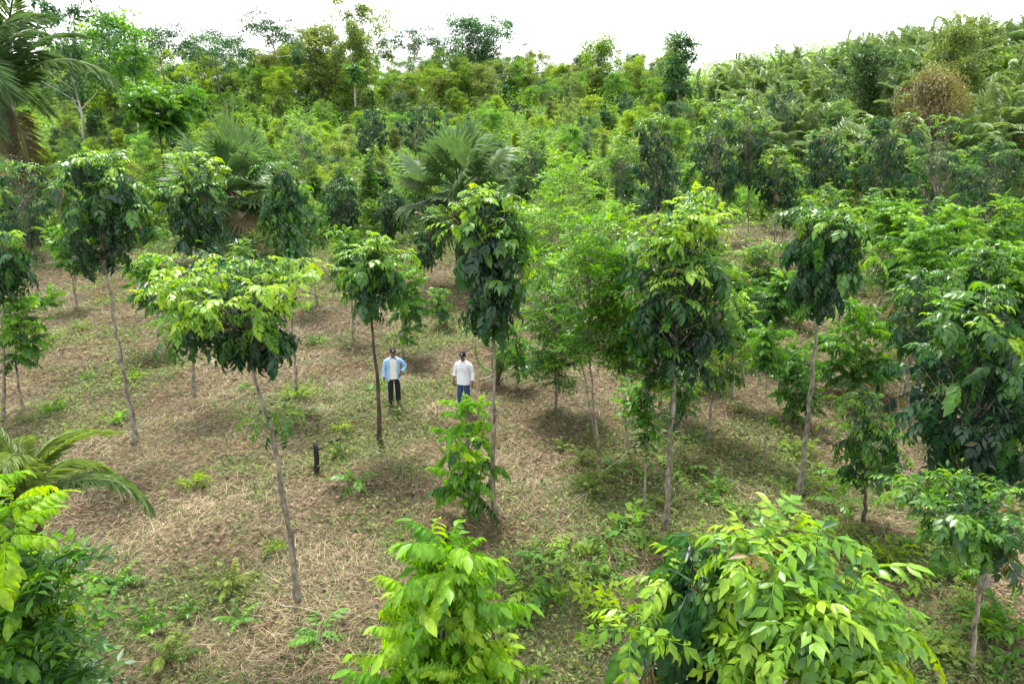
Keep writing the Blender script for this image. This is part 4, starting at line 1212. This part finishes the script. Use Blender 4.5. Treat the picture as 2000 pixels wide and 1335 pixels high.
def person(label, loc, rot, head_turn, arms, shirt_c, open_shirt, trouser_c, cap_c, stance, height=1.73):
    root = thing('person', label, 'person', loc, None)
    root.rotation_euler = (0, 0, rot)
    s = height / 1.75
    root.scale = (s, s, s)
    n = {'pelvis': ((0, 0, 0.95), (.125, .095)), 'waist': ((0, 0.005, 1.10), (.145, .10)), 'chest': ((0, 0.01, 1.29), (.165, .115)), 'neckb': ((0, 0.005, 1.43), (.065, .06)),
         'neck': ((0, -.01, 1.52), (.052, .055))}
    e = [('pelvis', 'waist'), ('waist', 'chest'), ('chest', 'neckb'), ('neckb', 'neck')]
    # head follows the gaze
    hx = head_turn * 0.03
    n['jaw'] = ((hx, -.035, 1.585), (.062, .075)); n['skull'] = ((hx * 0.6, -.02, 1.66), (.075, .090)); n['crown'] = ((hx * 0.3, -.005, 1.725), (.055, .065))
    e += [('neck', 'jaw'), ('jaw', 'skull'), ('skull', 'crown')]
    arm_nodes = {}
    for sd in (-1, 1):
        A = arms[sd]
        k = 'l' if sd > 0 else 'r'
        sh = (sd * 0.180, 0.01, 1.392)
        el, wr, kn, tipd = A['elbow'], A['wrist'], A['knuckle'], A['tip']
        n['sh' + k] = (sh, (.046, .046)); n['el' + k] = (el, (.044, .044)); n['wr' + k] = (wr, (.028, .030)); n['kn' + k] = (kn, (.022, .040))
        e += [('neckb', 'sh' + k), ('sh' + k, 'el' + k), ('el' + k, 'wr' + k), ('wr' + k, 'kn' + k)]
        arm_nodes[sd] = (np.array(sh), np.array(el), np.array(wr), np.array(kn), np.array(tipd))
        st = stance[sd]
        n['hip' + k] = ((sd * .080, 0, .88), (.070, .080)); n['knee' + k] = (st['knee'], (.062, .065)); n['ank' + k] = (st['ankle'], (.042, .045))
        toe = np.array(st['ankle']) + [sd * 0.03, -0.17, -0.045]
        n['heel' + k] = (tuple(np.array(st['ankle']) + [0, 0.015, -0.05]), (.035, .035)); n['toe' + k] = (tuple(toe), (.038, .022))
        e += [('pelvis', 'hip' + k), ('hip' + k, 'knee' + k), ('knee' + k, 'ank' + k), ('ank' + k, 'heel' + k), ('heel' + k, 'toe' + k)]
    body = obj('body', skin_mesh('body', n, e, SKIN), root)
    # fingers: four unequal curled ones and a thumb from the side of the palm
    for sd in (-1, 1):
        sh, el, wr, kn, tipd = arm_nodes[sd]
        ax = (kn - wr); ax /= np.linalg.norm(ax)
        side = np.array(arms[sd]['palm_side'], float); side -= ax * side.dot(ax); side /= np.linalg.norm(side)
        nrm = np.cross(ax, side)
        fb = MB()
        for f, (o_, ln) in enumerate(zip((-.030, -.010, .010, .030), (.066, .076, .072, .056))):
            p0 = kn + side * o_ - ax * 0.01; d1 = ax + tipd * 0.2; d1 /= np.linalg.norm(d1)
            p1 = p0 + d1 * ln * 0.5; d2 = ax * 0.6 + tipd * 0.8; d2 /= np.linalg.norm(d2)
            fb.tube([p0, p1, p1 + d2 * ln * 0.35, p1 + d2 * ln * 0.6 + tipd * 0.01], [.0095, .009, .008, .005], 6)
        p0 = wr + (kn - wr) * 0.35 - side * 0.030
        fb.tube([p0, p0 - side * 0.025 + ax * 0.02, p0 - side * 0.030 + ax * 0.055], [.012, .0105, .006], 6)
        obj('fingers', fb.mesh('fingers', SKIN), body)
    # face
    fb = MB(); hc = np.array([hx, -.035, 0])
    fb.tube([hc + [0, -.075, 1.655], hc + [0, -.095, 1.625], hc + [0, -.075, 1.612]], [.008, .015, .010], 6)
    obj('nose', fb.mesh('nose', SKIN), body)
    for sd in (-1, 1):
        fb = MB(); fb.tube([hc + [sd * .030 - .008, -.070, 1.652], hc + [sd * .030 + .008, -.070, 1.652]], [.008, .008], 6); obj('eye', fb.mesh('eye', HAIR), body)
        fb = MB(); fb.tube([hc + [sd * .074, .02, 1.675], hc + [sd * .082, .028, 1.65], hc + [sd * .074, .02, 1.62]], [.008, .014, .007], 6); obj('ear', fb.mesh('ear', SKIN), body)
    fb = MB(); fb.tube([hc + [-.024, -.072, 1.592], hc + [0, -.080, 1.590], hc + [.024, -.072, 1.592]], [.004, .007, .004], 5)
    obj('mouth', fb.mesh('mouth', plain_mat('lips', (0.12, 0.045, 0.035), (0.16, 0.06, 0.045), 20)), body)
    obj('hair', ring_loft('hair', [(hx * .6, .006, 1.60, .076, .078), (hx * .6, .0, 1.65, .085, .095), (hx * .5, -.004, 1.70, .083, .095)], HAIR, 18, gap=1.15), body)
    # cap with peak and badge
    cm = cloth_mat('cap_cloth', cap_c)
    cap = obj('cap', ring_loft('cap', [(hx * .6, -.018, 1.678, .087, .103), (hx * .5, -.015, 1.72, .085, .100), (hx * .4, -.010, 1.758, .066, .080), (hx * .3, -.006, 1.778, .03, .036), (hx * .3, -.006, 1.781, .002, .002)], cm, 20), root)
    pv = [(hx * .6 + math.sin(a) * .075, -.085 - math.cos(a) * q, 1.690 - 0.02 * (q > .04) - .012 * abs(math.sin(a))) for q in (0.0, 0.078) for a in np.linspace(-1.2, 1.2, 9)]
    pv = pv + [(x, y, z - 0.006) for x, y, z in pv]
    pq = [(j, j + 1, 9 + j + 1, 9 + j) for j in range(8)] + [(18 + j, 27 + j, 27 + j + 1, 18 + j + 1) for j in range(8)] + [(9 + j, 9 + j + 1, 27 + j + 1, 27 + j) for j in range(8)]
    obj('cap_peak', mesh_np('cap_peak', pv, None, pq, None, cm), cap)
    bm_ = MB(); c0 = np.array([hx * .55, -.122, 1.725]); an = np.arange(10) * .628
    bm_.add(np.vstack([c0, c0 + np.stack([np.cos(an) * .022, -.004 * np.ones(10) + .006 * np.abs(np.cos(an)), np.sin(an) * .020], 1)]), [(0, 1 + j, 1 + (j + 1) % 10) for j in range(10)])
    obj('badge', bm_.mesh('badge', WHITE), cap)
    # trousers
    tn = {'pel': ((0, 0.0, 0.93), (.150, .112)), 'belt': ((0, 0.0, 1.00), (.125, .090))}
    te = [('pel', 'belt')]
    for sd in (-1, 1):
        k = 'l' if sd > 0 else 'r'; st = stance[sd]
        hip = np.array([sd * .090, 0, .87]); kne = np.array(st['knee']); ank = np.array(st['ankle'])
        tn['h' + k] = (tuple(hip), (.110, .115)); tn['k' + k] = (tuple(kne), (.082, .085)); tn['c' + k] = (tuple(kne * .45 + ank * .55), (.076, .080)); tn['a' + k] = (tuple(ank + [0, 0, -.01]), (.072, .078))
        te += [('pel', 'h' + k), ('h' + k, 'k' + k), ('k' + k, 'c' + k), ('c' + k, 'a' + k)]
    obj('trousers', skin_mesh('trousers', tn, te, cloth_mat('denim', trouser_c)), root)
    for sd in (-1, 1):
        a = np.array(stance[sd]['ankle'])
        sb = MB(); sb.tube([a + [0, .055, -.055], a + [sd * .004, 0, -.05], a + [sd * .015, -.09, -.062], a + [sd * .03, -.19, -.070]], [.040, .050, .046, .022], 10)
        obj('shoe', sb.mesh('shoe', plain_mat('dark_leather', (.015, .012, .010), (.04, .03, .025), 12, .5)), root)
    # shirt: shell round the torso plus sleeves
    sm = cloth_mat('shirt_cloth', shirt_c, 0.8, 0.05)
    rings = [(0, 0.0, 0.82, .212, .168), (0, 0, 0.90, .205, .165), (0, 0, 1.00, .194, .152), (0, .005, 1.10, .188, .144), (0, .01, 1.22, .194, .147), (0, .012, 1.33, .208, .145), (0, .012, 1.40, .215, .122), (0, .012, 1.44, .190, .100), (0, .01, 1.465, .140, .088), (0, .008, 1.485, .085, .080)]
    shirt = obj('shirt', ring_loft('shirt', rings, sm, 26, gap=0.62 if open_shirt else 0.0), root)
    obj('collar', ring_loft('collar', [(0, .006, 1.470, .086, .083), (0, .006, 1.515, .075, .075), (0, .002, 1.480, .105, .100)], sm, 20, gap=0.5), shirt)
    for sd in (-1, 1):
        sh, el, wr, kn, tipd = arm_nodes[sd]
        stop = arms[sd]['sleeve']
        end = el + (wr - el) * stop
        sl = MB()
        P = [sh + [-sd * .09, 0, .020], sh + [-sd * .035, 0, .008], sh + [sd * .012, 0, -.022], sh * .55 + el * .45, el, el * .5 + end * .5, end]
        sl.tube(P, [.030, .055, .066, .062, .056, .054, .052], 12, cap=False)
        ed = MB(); d = (wr - el) / np.linalg.norm(wr - el)
        ed.tube([end - d * .045, end + d * .004], [.0555, .054], 12, cap=False)
        slo = obj('sleeve', sl.mesh('sleeve', sm), shirt)
        obj('cuff', ed.mesh('cuff', sm), shirt)
    if open_shirt:
        obj('undershirt', ring_loft('undershirt', [(0, 0, 0.86, .186, .146), (0, 0, 0.94, .182, .142), (0, 0, 1.02, .174, .132), (0, .005, 1.15, .170, .128), (0, .01, 1.30, .178, .130), (0, .01, 1.40, .165, .108), (0, .008, 1.45, .105, .080), (0, 0.005, 1.468, .072, .070)], cloth_mat('white_cotton', (.72, .72, .70)), 24), root)
    else:
        pk = MB()
        for sd in (-1, 1):
            c = np.array([sd * .085, -.135, 1.27]); pk.add([c + [-.045, .012 * sd * -1, -.055], c + [.045, .012 * sd, -.055], c + [.045, .012 * sd, .05], c + [-.045, -.012 * sd, .05]], None, [(0, 1, 2, 3)])
        obj('chest_pocket', pk.mesh('chest_pocket', sm), shirt)
    return root


down = lambda sd, fwd=-0.03: dict(elbow=(sd * .265, .02, 1.13), wrist=(sd * .285, fwd - .03, .90), knuckle=(sd * .282, fwd - .045, .82), tip=np.array([-sd * .5, -.2, -.8]), palm_side=(0, 1, 0), sleeve=0.9)
hip_arm = lambda sd: dict(elbow=(sd * .36, .10, 1.17), wrist=(sd * .215, -.09, 1.02), knuckle=(sd * .175, -.135, .985), tip=np.array([-sd * .6, .1, -.6]), palm_side=(0, 0, 1), sleeve=0.85)
stand = {-1: dict(knee=(-.105, -.03, .50), ankle=(-.12, .02, .095)), 1: dict(knee=(.10, -.01, .50), ankle=(.105, .06, .095))}
walk = {-1: dict(knee=(-.095, -.08, .51), ankle=(-.10, -.05, .095)), 1: dict(knee=(.10, .0, .50), ankle=(.11, .12, .10))}
Pm = ground(772, 791)
person('man in dark cap, open light-blue shirt over white tee, dark jeans, hand on hip', Pm, math.radians(14), 0.9, {-1: down(-1), 1: hip_arm(1)}, (0.30, 0.50, 0.78), True, (0.012, 0.016, 0.030), (0.035, 0.022, 0.022), stand)
Pw = ground(907, 800)
aw = {-1: dict(down(-1), sleeve=0.45), 1: down(1)}
aw[1]['sleeve'] = 0.8
person('man in a navy cap, loose white shirt and blue jeans walking behind the feathery sapling', Pw, math.radians(-14), -0.5, aw, (0.74, 0.74, 0.80), False, (0.030, 0.065, 0.16), (0.016, 0.018, 0.034), walk)

# ------------------------------------------------------------------ stump, fallen wood, weeds
Ps = ground(620, 922)
st = thing('charred_stump', 'thin black charred stump with a split top on the open straw', 'stump', Ps)
r_ = np.random.default_rng(5)
tk = MB()
hs_ = at_y(625, 866, Ps[1])[2] - Ps[2]
tk.tube([[0, 0, -.1], [.0, 0, .1], [.02, 0, hs_ * .5], [.03, .01, hs_ * .8], [.045, 0, hs_]], [.085, .062, .055, .045, .014], 9)
tk.tube([[.0, 0, hs_ * .45], [-.01, .02, hs_ * .75], [-.025, .02, hs_ * .98]], [.04, .033, .01], 7)
v, t, q, a = tk.arrays(); v = v + r_.normal(0, .006, v.shape)
obj('wood', mesh_np('wood', v, t, q, None, MAT['char']), st)
fb = MB(); fb.tube([[.05, 0, hs_ * .78], [.16, -.02, hs_ * .86], [.26, .0, hs_ * .90]], [.03, .02, .008], 6)
obj('branch_stub', fb.mesh('branch_stub', MAT['char']), st)


def stick(label, uv0, uv1, rad, mat='stick', lift=0.05, cat='branch', name='fallen_branch', fork=True, seed=0):
    r = np.random.default_rng(seed)
    a, b = ground(*uv0), ground(*uv1)
    a = a + [0, 0, lift]; b = b + [0, 0, lift + 0.06]
    k = 6; t = np.linspace(0, 1, k)[:, None]
    L = np.linalg.norm(b - a)
    P = (b - a) * t + np.concatenate([r.normal(0, .02 * L, (k, 2)), np.abs(r.normal(0, .02 * L, (k, 1)))], 1); P[0] = 0
    mb = MB(); mb.tube(P, np.linspace(rad, rad * .5, k), 6)
    if fork:
        d = (b - a) / L
        sd = np.cross(d, [0, 0, 1])
        mb.tube([P[3], P[3] + d * L * .2 + sd * L * .13 + [0, 0, .06]], [rad * .5, rad * .2], 5)
    o = obj(name, mb.mesh(name, MAT[mat]), None, a)
    tag(o, label, cat, 'fallen wood on the plantation floor')


stick('pale fallen branch lying right of the man in the white shirt', (935, 745), (1010, 722), .022, seed=1)
stick('thin pale stick above the branch beside the man in white', (930, 700), (985, 692), .018, seed=2)
stick('forked dry branch leaning in the slender clump', (1120, 690), (1165, 745), .018, seed=3, lift=.2)
stick('long thin dry stem on the litter below the slender clump', (1120, 985), (1260, 880), .014, seed=4, fork=False)
stick('charred log lying behind the black stump', (645, 868), (672, 862), .05, 'char', seed=5, fork=False, cat='log', name='charred_log')
stick('bent brown stick beside the trunk foot of the flat-crowned tree', (545, 1185), (640, 1215), .012, seed=6, fork=False)
stick('grey dead palm stalk on the ground at the clearing edge', (85, 520), (135, 512), .04, seed=7, lift=.1)
stick('straight grey stick in the straw near the lower right corner', (1560, 900), (1640, 935), .012, seed=8, fork=False)


def rosette(seed, kind):
    r = np.random.default_rng(seed); mb = MB()
    arr = LEAFARR_LOW[kind]
    m = 9
    M = np.array([rot_axes(i * 2.4 + r.normal(0, .3), 0.9 * (1 - i / m) + 0.1 + r.normal(0, .15), r.normal(0, .3)) * (0.7 + .5 * r.random()) for i in range(m)])
    P = np.stack([r.normal(0, .10, m), r.normal(0, .10, m), 0.02 + 0.25 * r.random(m)], 1)
    tv, tt, tq, ta = arr[seed % len(arr)]
    mb.instance(tv, tt, tq, ta, M, P, r.normal(0.5, 0.12, m))
    return mb


WEED = []
for k in range(9):
    WEED.append(rosette(600 + k, ['feather', 'sprig', 'timber'][k % 3]).mesh('weed_plant', [MAT['bush'], MAT['lime'], MAT['feather_g'], MAT['olive']][k % 4]))
r_ = np.random.default_rng(61)
spots = [(470, 1215), (385, 950), (690, 950), (1100, 880), (1140, 950), (1105, 1085), (1400, 965), (1345, 880), (620, 1240), (230, 1150), (540, 1080), (1480, 1150), (330, 1290), (1260, 1210), (1780, 1150), (1960, 1240), (1820, 1290), (480, 760), (170, 740), (260, 740)]
while len(spots) < 170:
    u, v = r_.random() * 2000, 460 + 870 * r_.random() ** 1.3
    if v < 1330 and (u > 950 or r_.random() < 0.35):
        p = ground(u, v)
        if field_mask(p[0], p[1]) > 0.5 and weed_mask(p[0], p[1]) > 0.25 * r_.random() + 0.1:
            spots.append((u, v))
for k, (u, v) in enumerate(spots):
    p = ground(u, v)
    o = bpy.data.objects.new('weed_plant', WEED[k % 9])
    o.location = p
    o.rotation_euler = (r_.normal(0, .1), r_.normal(0, .1), r_.random() * 6.28)
    s = (0.22 + 0.32 * r_.random()) * (1.0 if k > 19 else 1.0)
    o.scale = (s, s, s * (0.7 + .6 * r_.random()))
    tag(o, f'{["ferny", "leafy", "broad-leaved"][k % 3]} green weed ' + where(*p, marks=GROUND_MARKS), 'weed', 'green weeds on the plantation floor')
    COL.objects.link(o)
